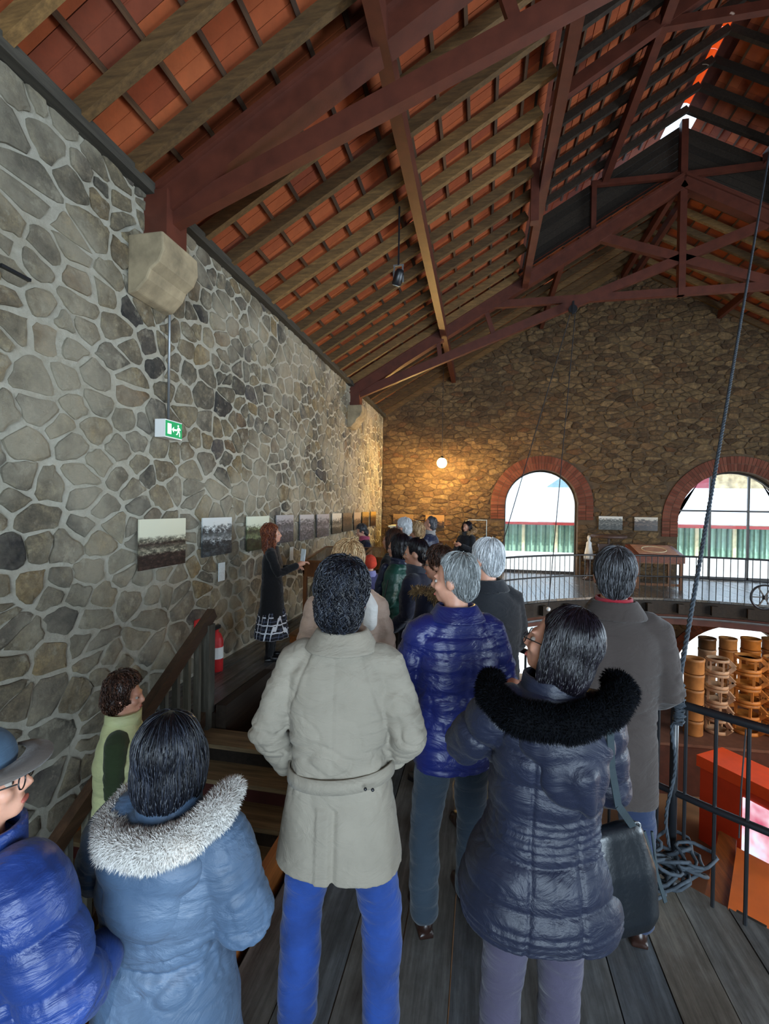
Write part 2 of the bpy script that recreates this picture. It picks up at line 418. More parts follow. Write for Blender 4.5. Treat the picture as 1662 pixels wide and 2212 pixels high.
while x < XR-.01:
    xa, xb = x+.003, min(x+PWID, XR)-.003; cur = (YB, YB)
    for lo, hi in ycuts(xa, xb)+[((YF+.3, YF+.3), None)]:
        s0, s1 = cur, lo
        if s1[0]-s0[0] > .02 or s1[1]-s0[1] > .02:
            L = max(s1[0]-s0[0], s1[1]-s0[1]); parts = max(1, int(L/4.2)); br = [s0]+[(lambda t: (t, t))(max(s0[0], s0[1])+(min(s1[0], s1[1])-max(s0[0], s0[1]))*(k+rn.uniform(-.25, .25))/parts) for k in range(1, parts)]+[s1]
            for p, q in zip(br, br[1:]):
                dz = rn.uniform(-.006, 0)
                poly = [(xa, p[0]+.002, dz-.05), (xb, p[1]+.002, dz-.05), (xb, max(q[1], p[1]+.004)-.002, dz-.05), (xa, max(q[0], p[0]+.004)-.002, dz-.05)]
                MB().prism(poly, (0, 0, .05)).build('plank', DECK, floor)
        if hi: cur = (max(cur[0], hi[0]), max(cur[1], hi[1]))
    x += PWID
# sub-deck under the planks (ring shaped soffit with a hole)
b = MB(); n = 72
for i in range(n):
    t0, t1 = 2*PI*i/n, 2*PI*(i+1)/n; r0, r1 = CR+.02, CR+.28
    for zz0, zz1 in ((-.34, -.055),):
        pl = [(CCX+math.cos(t)*r, CY0+math.sin(t)*r, zz0) for t, r in ((t0, r0), (t1, r0), (t1, r1), (t0, r1))]
        b.prism(pl, (0, 0, zz1-zz0))
b.build('trim_5', DARKW, None, kind='structure')
b = MB()
for i in range(n):      # lower ring girder a little wider, lighter lip
    t0, t1 = 2*PI*i/n, 2*PI*(i+1)/n
    b.prism([(CCX+math.cos(t)*r, CY0+math.sin(t)*r, -.62) for t, r in ((t0, CR+.3), (t1, CR+.3), (t1, CR+.6), (t0, CR+.6))], (0, 0, .22))
b.build('trim_6', STEEL, None, kind='structure')
b = MB(); b.tube([(CCX+math.cos(2*PI*i/n)*(CR-.05), CY0+math.sin(2*PI*i/n)*(CR-.05), -.40) for i in range(n)], .025, 6, True)
b.build('trim_7', GREY, None, kind='structure')
br = empty('joist_bracket', (CCX, CY0, -.2), label='dark timber brackets under the rim of the round gallery opening', cat='bracket')
for i in range(48):
    t = 2*PI*i/48; d = Vector((math.cos(t), math.sin(t), 0))
    MB().bar(d*(CR-.10)+Vector((0, 0, .0)), d*(CR+.3)+Vector((0, 0, .0)), .12, .2).build('bracket', DARKW, br)
sub = MB()
for xa, xb, ya, yb in [(XL, -.5, YB, -1.0), (XL, -2.4, 4.0, YF), (-2.36, -1.02, 5.05, YF), (-.66, XR, YB, 1.2), (-.98, XR, CY0+CR+.2, YF), (-.98, -.78, 1.2, 11), (XR-2.2, XR, 1.2, 11)]:
    sub.box((xa, ya, -.26), (xb, yb, -.058))
sub.build('floor_joists', DARKW, None, kind='structure')
# ---------------------------------------------------------------- roof
roof = empty('ceiling', (XC, 5, 8), kind='structure')
RO = Vector((XC, 5, 8))
def rl(p): return Vector(p)-RO
cs, sn = math.cos(math.radians(30)), math.sin(math.radians(30))
Y0R, Y1R = YB-.3, YF+.7
YT2 = 10.95
RH = 1.22                                            # how far the raised middle roof stands above the low one
def slope_pt(side, x, y, off=0, raised=0):
    """point on the tile plane (side -1 left, +1 right); off = perpendicular offset down"""
    xx = x if side < 0 else 2*XC-x
    z = EZ+(x-XL)*TP+raised
    ox, oz = off*sn*(1 if side < 0 else -1), -off*cs
    return Vector((xx+ox, y, z+oz))
DY = .552
yr = [YB+k*DY+.33 for k in range(int((YF-YB)/DY)+1)]
# terracotta tiles: one per cell between rafters and battens
BS = .37                                              # batten spacing on the slope
def tile_mesh(w, l):
    b = MB(); b.box((-l/2, -w/2, -.004), (l/2, w/2, .012))
    b.box((-l/2+.02, -.004, -.010), (l/2-.02, .004, 0))
    b.box((-l/2, -w/2, -.012), (-l/2+.02, w/2, 0)); b.box((l/2-.02, -w/2, .010), (l/2, w/2, .02))
    return b.mesh('roof_tile')
TW, TL = DY/2, BS*1.06
tm = tile_mesh(TW-.006, TL); tm.materials.append(TILE)
def tiles(side, x0, x1, y0, y1, raised, stuff, holes=(), tilt=0):
    n = int((x1-x0)/cs/BS); rest = MB(); cnt = 0; lst = []
    ny = int((y1-y0)/TW)
    for i in range(n+1):
        xc = x0+(i+.5)*BS*cs
        if xc > x1 or (raised and xc+.16 > x1): break
        for j in range(ny+1):
            y = y0+(j+.5)*TW; lst.append((xc, y))
    if not stuff: lst.sort(key=lambda p: (slope_pt(side, p[0], p[1], 0, raised)-Vector((0, 0, CAMZ))).length+(100 if p[1] < 1.2 else 0))
    sg = 1 if side < 0 else -1
    for k, (xc, y) in enumerate(lst):
        if any(abs(xc-hx) < .17 and abs(y-hy) < .14 for hx, hy in holes): continue
        p = slope_pt(side, xc, y, 0, raised)
        R = Matrix.Rotation(-sg*math.radians(30+1.5), 4, 'Y')
        if not stuff and k < 290:
            o = bpy.data.objects.new('roof_tile', tm); COL.objects.link(o); o.parent = roof
            o.matrix_local = Matrix.Translation(p-RO+Vector((0, 0, rn.uniform(-.004, .004)))) @ R
        else:
            l, w = TL/2, (TW-.006)/2
            vs = []
            jz = rn.uniform(-.003, .003)
            for dz in (-.004, .012):
                for a, c in ((-l, -w), (l, -w), (l, w), (-l, w)): vs.append(R @ Vector((a, c, dz))+p-RO+Vector((0, 0, jz)))
            rest.add(vs, [(0,3,2,1),(4,5,6,7),(0,1,5,4),(1,2,6,5),(2,3,7,6),(3,0,4,7)])
    if rest.v: rest.build('roof_tiles', TILE, roof, kind='stuff')
def hole_at(u, v, raised=0, side=-1):
    d = P(u, v, 1)-Vector((0, 0, CAMZ)); 
    # ray with plane z = EZ+(x-XL)*TP (left) / (XR-x)*TP (right)
    if side < 0: t = (EZ-XL*TP+raised-CAMZ)/(d.z-d.x*TP)
    else: t = (EZ+XR*TP+raised-CAMZ)/(d.z+d.x*TP)
    p = Vector((0, 0, CAMZ))+d*t; return (p.x if side < 0 else 2*XC-p.x, p.y)
holesL = [hole_at(915, 461), hole_at(1196, 604), hole_at(958, 757)]
holesR = [hole_at(1562, 578, 0, 1)]
tiles(-1, XL-.35, LX+.15, Y0R, YT2+.1, 0, False, holesL)
tiles(-1, XL-.35, XC, YT2+.1, Y1R, 0, True, holesL)
tiles(-1, LX-.1, XC-.07, Y0R, YT2+.45, RH, True)
tiles(1, XL-.35, LX+.15, Y0R, YT2+.1, 0, True)
tiles(1, XL-.35, XC, YT2+.1, Y1R, 0, True, holesR)
tiles(1, LX-.1, XC-.07, Y0R, YT2+.45, RH, True)
# narrow slip tiles beside the gaps where the daylight shows
for side, hs in ((-1, holesL), (1, holesR)):
    for hx, hy in hs:
        for k in (0, 1):
            p = slope_pt(side, hx+.06, hy+(-.12 if k else .15), -.03)
            b = MB(); R = Matrix.Rotation((1 if side > 0 else -1)*math.radians(31), 4, 'Y')
            bb = MB().box((-.34, -.115, -.006), (.34, .115, .006)); b.add([R @ Vector(v)+p-RO for v in bb.v], bb.f); b.build('slip_tile', TILE, roof)
# roof skin above the tiles keeps the daylight out between them
SKIN = M('roof_underlay', '#5b2a1a', .95)
def skin(side, x0, x1, y0, y1, raised, holes=()):
    b = MB(); ys = sorted(set([y0, y1]+[h[1]+d for h in holes if y0 < h[1] < y1 for d in (-.05, .05)]))
    for ya, yb in zip(ys, ys[1:]):
        hh = [h for h in holes if abs((ya+yb)/2-h[1]) < .049]
        xs = [(x0, x1)] if not hh else [(x0, hh[0][0]-.16), (hh[0][0]+.16, x1)]
        for xa, xb in xs:
            pl = [slope_pt(side, xa, ya, -.05, raised), slope_pt(side, xb, ya, -.05, raised), slope_pt(side, xb, yb, -.05, raised), slope_pt(side, xa, yb, -.05, raised)]
            b.prism([p-RO for p in pl], (0, 0, .03))
    b.build('underlay', SKIN, roof)
for sd, hs in ((-1, holesL), (1, holesR)):
    skin(sd, XL-.45, LX+.2, Y0R, YT2+.1, 0, hs); skin(sd, XL-.45, XC, YT2+.1, Y1R, 0, hs); skin(sd, LX-.12, XC-.05, Y0R, YT2+.12, RH)
# ridge caps over the open ridge joint
for k in range(int((YT2+.4-YB)/.4)):
    y = YB+k*.4; b = MB(); pts = []
    for i in range(7):
        t = PI*i/6; pts.append((math.cos(t)*.14, math.sin(t)*.09-.02))
    outer = [(p[0], 0, p[1]) for p in pts]+[(p[0]*.88, 0, p[1]*.88-.004) for p in reversed(pts)]
    b.prism([Vector(q)+Vector((XC, y, EZ+(XC-XL)*TP+RH+.10))-RO for q in outer], (0, .385, 0)); b.build('ridge_tile', RIDGE, roof)
# battens and rafters
for side in (-1, 1):
    for i in range(1, int((LX-XL)/cs/BS)+2):
        xc = XL-.35+i*BS*cs
        MB().bar(slope_pt(side, xc, Y0R, .030)-RO, slope_pt(side, xc, YT2+.1, .030)-RO, .04, .035, (sn*side, 0, cs)).build('batten', BATTEN, roof)
    for i in range(1, int((XC-XL)/cs/BS)+2):
        xc = XL-.35+i*BS*cs
        if xc < XC-.05: MB().bar(slope_pt(side, xc, YT2+.1, .030)-RO, slope_pt(side, xc, YF+.4, .030)-RO, .04, .035, (sn*side, 0, cs)).build('batten', BATTEN, roof)
    for i in range(int((XC-LX)/cs/BS)+1):
        xc = LX+.05+i*BS*cs
        if xc < XC-.15: MB().bar(slope_pt(side, xc, Y0R, .030, RH)-RO, slope_pt(side, xc, YT2+.35, .030, RH)-RO, .04, .035, (sn*side, 0, cs)).build('batten', BATTEN, roof)
    for y in yr:
        x1 = LX+.02 if y < YT2 else XC
        if y < .5 and side > 0: continue
        j = rn.uniform(-.03, .03); e = rn.uniform(-.12, .06) if y < YT2 else 0
        MB().bar(slope_pt(side, XL-.02, y+j, .12)-RO, slope_pt(side, x1+e, y+j, .12)-RO, .075, .14, (sn*side, 0, cs)).build('rafter', RAFTER, roof)
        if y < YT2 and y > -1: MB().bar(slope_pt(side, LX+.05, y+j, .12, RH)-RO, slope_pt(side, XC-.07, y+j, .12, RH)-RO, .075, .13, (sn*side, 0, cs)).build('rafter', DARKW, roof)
    # purlins
    for x, y0, y1, rs in ((-1.05, YB, YF+.2, 0), (LX+.08, YB, YT2, 0), (2.33, YB, YT2, RH)):
        p = slope_pt(side, x, y0, .31, rs); q = slope_pt(side, x, y1, .31, rs)
        MB().bar(p-RO, q-RO, .13, .24).build('purlin', STEEL, roof)
    for x in (1.5, 3.7):
        MB().bar(slope_pt(side, x, YT2, .30)-RO, slope_pt(side, x, YF+.2, .30)-RO, .10, .2).build('purlin', STEEL, roof)
    # boarded side of the raised roof
    for k in range(5):
        xx = LX-.03 if side < 0 else 2*XC-LX+.03; z0 = ztile(LX)-.05+k*.25
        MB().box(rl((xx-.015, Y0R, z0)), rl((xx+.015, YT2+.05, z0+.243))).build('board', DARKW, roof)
    # wall plate
    xx = XL+.05 if side < 0 else XR-.05
    MB().box(rl((xx-.10, YB, EZ-.22)), rl((xx+.06, YF, EZ-.12))).build('wall_plate', PLATE, roof)
# boarded gable of the raised roof, open slit under the tiles
yb = YT2+.12
for side in (-1, 1):
    for k in range(6):
        d0 = .235+k*.165
        p, q = slope_pt(side, LX+.02, yb, 0, RH-d0), slope_pt(side, XC, yb, 0, RH-d0)
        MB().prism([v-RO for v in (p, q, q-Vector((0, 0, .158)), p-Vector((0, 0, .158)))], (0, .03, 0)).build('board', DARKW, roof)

# ---------------------------------------------------------------- trusses
CH0 = 1.9+2.77
def truss(y, label, full=True):
    t = empty('roof_truss', (XC, y, 1.9+4.6), label=label, cat='truss'); o = Vector((XC, y, 6.5))
    def bar(n, a, c, w, h): return MB().bar(Vector((a[0], y, a[1]))-o, Vector((c[0], y, c[1]))-o, w, h).build(n, STEEL, t)
    ap = CH0+(XC-XL)*TP
    for s in (-1, 1):
        X = lambda x: x if s < 0 else 2*XC-x
        bar('top_chord', (X(XL+.03), CH0), (XC, ap), .2, .28)
        MB().bar(Vector((X(XL+.03), y-.11, CH0+.12))-o, Vector((XC, y-.11, ap+.12))-o, .06, .05).build('flange', STEEL, t)
        zl = lambda x: CH0-.13+(x-XL)*.374
        bar('tie_chord', (X(XL+.05), zl(XL)), (X(2*XC-2.15), zl(2*XC-2.15)), .11, .19)
        bar('strut', (X(0.0), CH0+3.1*TP), (X(.22), zl(.22)), .08, .1)
        if full: bar('strut', (X(-1.05), CH0+2.05*TP), (X(-.98), zl(-.98)), .08, .1)
        bar('strut', (X(2.26), CH0+(2.26-XL)*TP), (X(2.26), 8.98), .1, .13)
        bar('upper_collar', (X(2.2), 8.95), (XC, 8.92), .08, .12)
        bar('shoe_plate', (X(XL+.12), CH0-.38), (X(XL+.12), CH0+.12), .24, .3)
    bar('collar', (XC-3.95, 6.5), (XC+3.95, 6.5), .1, .16)
    bar('king_post', (XC, 6.42), (XC, EZ+(XC-XL)*TP+RH-.25), .13, .15)
    return t
YT1 = 4.0
truss(YT1, 'dark red steel roof truss nearest the camera, crossing the upper left of the roof', False)
truss(YT2, 'dark red steel scissor truss in front of the stone gable wall')
# lighter frame of the raised roof between the two trusses
fr = empty('lantern_frame', (XC, 7.6, 8), label='dark frame with a collar under the raised middle roof, between the two trusses', cat='frame')
for s in (-1, 1):
    X = lambda x: (x if s < 0 else 2*XC-x)-XC
    a = Vector((X(LX+.1), 0, EZ+(LX-XL)*TP+RH-.35-8)); c = Vector((0, 0, EZ+(XC-XL)*TP+RH-.35-8))
    MB().bar(a, c, .12, .18).build('top_chord', STEEL, fr)
    MB().bar((X(LX+.1), 0, 1.0-8+5.3), a, .12, .14).build('post', STEEL, fr)
MB().bar((-1.9, 0, .98), (1.9, 0, .98), .1, .14).build('collar', STEEL, fr)
# stone corbels carrying the trusses on the left wall
for y, lb in ((YT1, 'dressed stone corbel under the foot of the nearest truss'), (YT2, 'dressed stone corbel under the foot of the far truss')):
    b = MB(); prof = [(-.02, CH0-.40), (.30, CH0-.40), (.31, CH0-.56), (.27, CH0-.66), (.20, CH0-.72), (.17, CH0-.80), (.08, CH0-.90), (-.02, CH0-.92)]
    b.prism([(XL+.012+max(0, p[0])*1.15, y-.36, p[1]) for p in prof], (0, .52, 0))
    ob = b.build('corbel', M('corbel_stone', '#94856a', .9, .2, 5, bump=.6, bscale=25)); tag(ob, lb, 'corbel')
    md = ob.modifiers.new('bevel', 'BEVEL'); md.width = .015; md.segments = 2

# ---------------------------------------------------------------- windows of the far wall
WFR = M('dark_window_iron', '#3a332c', .5)
c, w, z0, zs = OPN[1]; wn = empty('window_1', (c, YF+.3, 0), kind='structure')
r = w/2-.02
MB().tube([(-r, 0, .0)]+[(-r*math.cos(PI*i/20), 0, zs+r*math.sin(PI*i/20)) for i in range(21)]+[(r, 0, .0)], .035, 6).build('frame', WFR, wn)
for x in (b_m-c, b_m2-c): MB().bar((x, 0, .0), (x, 0, zs+math.sqrt(r*r-x*x)), .05, .06).build('mullion', WFR, wn)
zt = on(1543, 1104, 1, YF+.3).z
MB().bar((-r, 0, zt), (r, 0, zt), .05, .05).build('transom', WFR, wn); MB().bar((-r, 0, .05), (r, 0, .05), .06, .1).build('sill', WFR, wn)
x0s = [-r, b_m-c, b_m2-c, r]
for i in range(3):
    MB().box((x0s[i]+.03, .0, .1), (x0s[i+1]-.03, .004, zt-.03)).build('pane', GLASS, wn)
    xs = [x0s[i]+.03+(x0s[i+1]-x0s[i]-.06)*k/6 for k in range(7)]
    MB().prism([(xs[0], 0, zt+.03), (xs[-1], 0, zt+.03)]+[(q, 0, zs+math.sqrt(max(0, (r-.04)**2-q*q))) for q in reversed(xs)], (0, .004, 0)).build('pane', GLASS, wn)
c, w, z0, zs = OPN[0]; wn = empty('door_1', (c, YF+.3, 0), kind='structure'); r = w/2-.02
MB().tube([(-r, 0, .0)]+[(-r*math.cos(PI*i/20), 0, zs+r*math.sin(PI*i/20)) for i in range(21)]+[(r, 0, .0)], .03, 6).build('frame', WFR, wn)
MB().bar((-r, 0, .03), (r, 0, .03), .06, .1).build('sill', WFR, wn)
MB().prism([(-r+.03, 0, .08)]+[(-(r-.03)*math.cos(PI*i/20), 0, zs+(r-.03)*math.sin(PI*i/20)) for i in range(21)]+[(r-.03, 0, .08)], (0, .004, 0)).build('pane', GLASS, wn)

# ---------------------------------------------------------------- outdoors
GR = M('courtyard_ground', '#b9b5ab', .9, .1, 1)
MB().box((-20, YF+.56, LOW-.4), (60, 70, LOW-.2)).build('ground', GR, None, kind='structure')
ROOFP = M('pale_slate_roof', '#b9bfc9', .6, .1, 3, stretch=(1, 6, 1))
GRN = M('green_cladding', '#8fb3a0', .7); GRD = M('green_cladding_batten', '#4c6a5e', .7); CRM = M('cream_post', '#d8cfa8', .7); LOWW = M('white_low_wall', '#d5dcdc', .8); RED = M('red_gutter', '#8a2a2a', .5)
sh = empty('shed', (8, 22, LOW-.2), label='long shed outside with green slatted wall, red gutter and pale roof', cat='building'); so = Vector((8, 22, LOW-.2))
ze = on(1168, 1132, 1, 22).z; zg = on(1168, 1192, 1, 22).z
MB().box(Vector((-6, 22.1, LOW-.2))-so, Vector((34, 22.3, ze))-so).build('wall', GRN, sh)
MB().box(Vector((-6, 21.6, LOW-.2))-so, Vector((34, 22.05, zg))-so).build('low_wall', LOWW, sh)
for k in range(110):
    x = -1+.2*k; MB().box(Vector((x, 22.02, zg))-so, Vector((x+(.05 if k % 7 else .13), 22.1, ze))-so).build('slat', CRM if not k % 7 else (GRD if k % 2 else GRN), sh)
MB().box(Vector((-6, 21.5, ze-.02))-so, Vector((34, 21.65, ze+.1))-so).build('gutter', RED, sh)
for k in range(9):
    y0 = 21.6+k*.55; z = ze+.12+k*.55*.34
    MB().prism([Vector((-6, y0, z))-so, Vector((34, y0, z))-so, Vector((34, y0+.6, z+.19))-so, Vector((-6, y0+.6, z+.19))-so], (0, 0, .04)).build('roof_course', ROOFP, sh)
far = empty('house', (14, 44, LOW), label='house with a blue-grey roof seen beyond the pale shed roof', cat='building')
fo = Vector((14, 44, LOW)); g0 = on(1180, 1062, 1, 44); g1 = on(1262, 1026, 1, 44)
MB().box(Vector((g0.x, 44, LOW))-fo, Vector((g1.x+8, 50, g0.z))-fo).build('wall', M('pale_house_wall', '#a9b4b4', .8), far)
MB().prism([Vector((g0.x-.5, 43.5, g0.z-.1))-fo, Vector((g1.x+8, 43.5, g0.z-.1))-fo, Vector((g1.x+8, 47, g1.z+.8))-fo, Vector((g0.x+3, 47, g1.z+.8))-fo], (0, 0, .15)).build('roof', M('blue_grey_slate', '#5f7780', .7), far)
rd = empty('red_building', (19, 34, LOW), label='dull red building end behind the shed roof, seen in the right window', cat='building'); ro_ = Vector((19, 34, LOW))
r0 = on(1462, 1070, 1, 34); r1 = on(1540, 1023, 1, 34)
MB().prism([Vector(p)-ro_ for p in ((r0.x-4, 34, LOW), (r1.x, 34, LOW), (r1.x, 34, r1.z+.6), (r0.x-4, 34, r0.z))], (0, 6, 0)).build('wall', M('dull_red_wall', '#8e3f4c', .8), rd)
q0 = on(1540, 1060, 1, 40); q1 = on(1700, 1000, 1, 40)
ow = empty('stone_building', (22, 40, LOW), label='pale rubble stone building filling the top of the right window', cat='building'); oo = Vector((22, 40, LOW))
MB().box(Vector((q0.x-.5, 40, LOW))-oo, Vector((q1.x+8, 42.9, q1.z))-oo).build('wall', M('pale_rubble', '#b09f80', .9, .3, 2), ow)
MB().box(Vector((q0.x-.5, 39.6, q0.z-2.2))-oo, Vector((q1.x+8, 39.9, q0.z))-oo).build('annex_roof', M('pale_zinc', '#a7bac6', .5), ow)
# ---------------------------------------------------------------- railing round the opening
rail = empty('railing', (CCX, CY0, 0), label='black iron railing with thin balusters round the circular gallery opening', cat='railing')
def rp(t, r, z): return (math.cos(t)*r, math.sin(t)*r, z)
RR = CR+.12; N = 120
MB().tube([rp(2*PI*i/N, RR, .93) for i in range(N)], .021, 8, True).build('top_rail', BLACK, rail, True)
MB().tube([rp(2*PI*i/N, RR, .47) for i in range(N)], .017, 6, True).build('mid_rail', BLACK, rail, True)
bm_ = MB().tube([(0, 0, .0), (0, 0, .93)], .0085, 6).mesh('baluster'); bm_.materials.append(BLACK)
NB = int(2*PI*RR/.128)
for i in range(NB):
    t = 2*PI*(i+.3)/NB; o = bpy.data.objects.new('baluster', bm_); COL.objects.link(o); o.parent = rail; o.location = rp(t, RR, 0)
pp = (1.02-CCX, 2.70-CY0); pt = math.atan2(pp[1], pp[0])
MB().tube([rp(pt, RR, 0), rp(pt, RR, 1.12)], .02, 8).build('post', BLACK, rail, True)
PT = Vector((CCX, CY0, 0))+Vector(rp(pt, RR, 0))
# ---------------------------------------------------------------- hoisting rope, coil and pulley
ROPE = M('grey_blue_rope', '#343c44', .8, .2, 40, bump=.5, bscale=200)
def twist(b, pts, r):
    """three-strand rope along a polyline"""
    L = [0]
    for p, q in zip(pts, pts[1:]): L.append(L[-1]+(q-p).length)
    n = max(2, int(L[-1]/.035)); n = min(n, 420); pos = []
    for i in range(n+1):
        s = L[-1]*i/n; k = max(j for j in range(len(L)) if L[j] <= s+1e-9); k = min(k, len(pts)-2); t = (s-L[k])/max(1e-6, L[k+1]-L[k]); pos.append((pts[k].lerp(pts[k+1], t), s))
    for ph in range(3):
        out = []
        for i, (p, s) in enumerate(pos):
            d = (pos[min(i+1, n)][0]-pos[max(i-1, 0)][0]).normalized(); a = d.orthogonal().normalized(); c = d.cross(a); w = s*60+ph*2.094
            out.append(p+(a*math.cos(w)+c*math.sin(w))*r*.5)
        b.tube(out, r*.62, 5)
    return b
tgt = on(1668, 300, 0, 3.99); kn = PT+Vector((0, -.03, 1.0)); top = kn+(tgt-kn)*1.28
twist(MB(), [kn, top], .013).build('hoist_rope', ROPE, None, True, label='thick grey hoist rope slanting from the roof down to the near railing post', cat='rope')
b = MB(); rr = random.Random(5)
pts = [kn+Vector((math.sin(i*1.9)*.03, -.02+math.cos(i*1.9)*.03, -.005*i+.04)) for i in range(40)]
pts += [PT+Vector((-.03+.02*math.sin(k), -.05, .78-.09*k)) for k in range(9)]
twist(b, pts, .009).build('rope_knot', ROPE, None, True, label='blue-grey rope wound and knotted round the near railing post', cat='rope')
b = MB()
for k in range(22):
    c = PT+Vector((-.13+rr.uniform(-.06, .2), -.10+rr.uniform(-.05, .05), .015+k*.007)); R = rr.uniform(.05, .11); tx, ty = rr.uniform(-.9, .9), rr.uniform(-.9, .9); ph = rr.uniform(0, 6)
    b.tube([c+Vector((R*math.cos(a+ph)*(1+.25*math.sin(3*a)), R*math.sin(a+ph)*.8, .02+R*.6*(tx*math.cos(a)+ty*math.sin(a))+.05)) for a in [2*PI*i/14 for i in range(14)]], .009, 5, True)
b.build('rope_coil', ROPE, None, True, label='tangled coil of blue-grey rope on the deck at the foot of the near railing', cat='rope')
pl = on(1238, 668, 1, YT2-.25); pu = empty('pulley', tuple(pl), label='small dark iron pulley hung under the truss in front of the gable wall', cat='pulley')
MB().lathe([(.02, -.03), (.09, -.03), (.07, 0), (.09, .03), (.02, .03)], n=14).build('wheel', BLACK, pu).rotation_euler = (PI/2, 0, 0)
MB().box((-.02, -.05, -.12), (.02, .05, .16)).build('bracket', BLACK, pu)
bob = P(1185, 1316, 9.6); r1 = pl+Vector((.05, 0, -.1)); r2 = pl+Vector((-.05, 0, -.1)); e2 = P(1080, 1196, 9.2)
STRG = M('dark_cord', '#2a2a2c', .8)
pb = empty('plumb_line', tuple(bob), label='thin cord hanging from the pulley with a small white bob at its end', cat='cord')
MB().tube([r1-bob, Vector((0, 0, .05))], .009, 5).build('line', STRG, pb); MB().ball((0, 0, 0), .045, 12, 8).build('bob', WHITE, pb, True)
MB().tube([r2, e2], .009, 5).build('guy_cord', STRG, None, label='thin cord from the pulley slanting left to the far railing', cat='cord')
hk = P(1590, 1830, 2.6); MB().tube([P(1612, 1575, 2.62), P(1602, 1700, 2.6), P(1597, 1810, 2.6)], .004, 5).build('hanging_string', STRG, None, label='thin knotted string hanging from the near top rail', cat='string')

# ---------------------------------------------------------------- left wall: pipe, exit sign, photographs
p0 = on(371, 470, 0, XL+.06); p1 = on(362, 905, 0, XL+.06); yp = (p0.y+p1.y)/2
MB().tube([(XL+.06, yp, p1.z), (XL+.06, yp, 4.72)], .013, 8).build('conduit', GREY, None, True, label='thin grey metal conduit running down the left wall to the exit sign', cat='pipe')
GREEN = NT('green_sign_face'); GREEN.base('#0d7a4b'); GREEN.b.inputs['Emission Color'].default_value = rgb('#0f9a5a'); GREEN.b.inputs['Emission Strength'].default_value = .5; GREEN = GREEN.set(.4)
WSG = NT('lit_white_symbol'); WSG.base('#ffffff'); WSG.b.inputs['Emission Color'].default_value = (1, 1, 1, 1); WSG.b.inputs['Emission Strength'].default_value = .7; WSG = WSG.set(.4)
s0 = on(357, 912, 0, XL+.16); s1 = on(393, 942, 0, XL+.16); zc = (s0.z+s1.z)/2-.005; y0, y1 = s0.y, s1.y
ex = empty('exit_sign', (XL+.05, (y0+y1)/2, zc), label='lit green emergency exit sign with arrow and running figure on left wall', cat='sign'); hw = (y1-y0)/2; hh = .085
MB().box((0, -hw, -hh), (.11, hw, hh)).build('housing', WHITE, ex)
MB().box((.11, -hw+.005, -hh+.01), (.114, hw-.005, hh-.01)).build('face', GREEN, ex)
b = MB(); X = .1145
def fl(b, pts): b.prism([(X, p[0], p[1]) for p in pts], (.001, 0, 0))
fl(b, [(-hw+.03, -.05), (-hw+.085, -.05), (-hw+.085, .05), (-hw+.03, .05)])
fl(b, [(-.035, 0), (-.005, .028), (-.005, -.028)]); fl(b, [(-.01, -.008), (.035, -.008), (.035, .008), (-.01, .008)])
c = hw-.06; b.ball((X, c-.005, .045), (.001, .011, .011), 10, 6)
fl(b, [(c-.012, .03), (c+.014, .03), (c+.008, -.008), (c-.012, -.004)]); fl(b, [(c-.03, .004), (c-.010, .03), (c-.006, .02), (c-.024, -.004)]); fl(b, [(c+.012, .03), (c+.032, .012), (c+.026, .004), (c+.008, .018)])
fl(b, [(c-.012, 0), (c-.02, -.028), (c-.038, -.04), (c-.03, -.046), (c-.012, -.036), (c, -.004)]); fl(b, [(c, -.004), (c+.012, -.03), (c+.012, -.058), (c+.022, -.058), (c+.022, -.028), (c+.01, 0)])
b.build('pictogram', WSG, ex)

def photo_mat(name, sky, mid, dark, hor, seed, sepia=0, tree=.25):
    """faded monochrome view: pale sky above, busy middle, dark foreground"""
    t = NT(name); sep = t.new('SeparateXYZ'); t.L(t.co.outputs['Generated'], sep.inputs[0])
    mp = t.new('Mapping'); mp.inputs['Location'].default_value = (seed, seed*2.1, seed*.7); mp.inputs['Scale'].default_value = (1, 1, 1.6); t.L(t.co.outputs['Generated'], mp.inputs[0])
    nz = t.new('TexNoise'); nz.inputs['Scale'].default_value = 9; nz.inputs['Detail'].default_value = 8; nz.inputs['Roughness'].default_value = .75; t.L(mp.outputs[0], nz.inputs[0])
    a = t.new('Math', operation='MULTIPLY_ADD'); t.L(nz.outputs['Fac'], a.inputs[0]); a.inputs[1].default_value = tree; t.L(sep.outputs['Z'], a.inputs[2])
    s = t.new('Math', operation='SUBTRACT'); t.L(a.outputs[0], s.inputs[0]); s.inputs[1].default_value = tree*.5
    g = t.ramp(s.outputs[0], [(0, dark), (hor*.45, dark), (hor*.55, mid), (hor*.8, dark), (hor*.92, mid), (hor+.04, sky), (1, sky)])
    g2 = t.mix(.85, g, t.ramp(nz.outputs['Fac'], [(.38, '#1c1c1c'), (.5, '#8a8a8a'), (.6, '#f4f4f4')]), 'OVERLAY')
    t.base(t.mix(t.ramp(s.outputs[0], [(hor-.02, (0, 0, 0, 1)), (hor+.03, (1, 1, 1, 1))]), g2, g)); return t.set(.35)
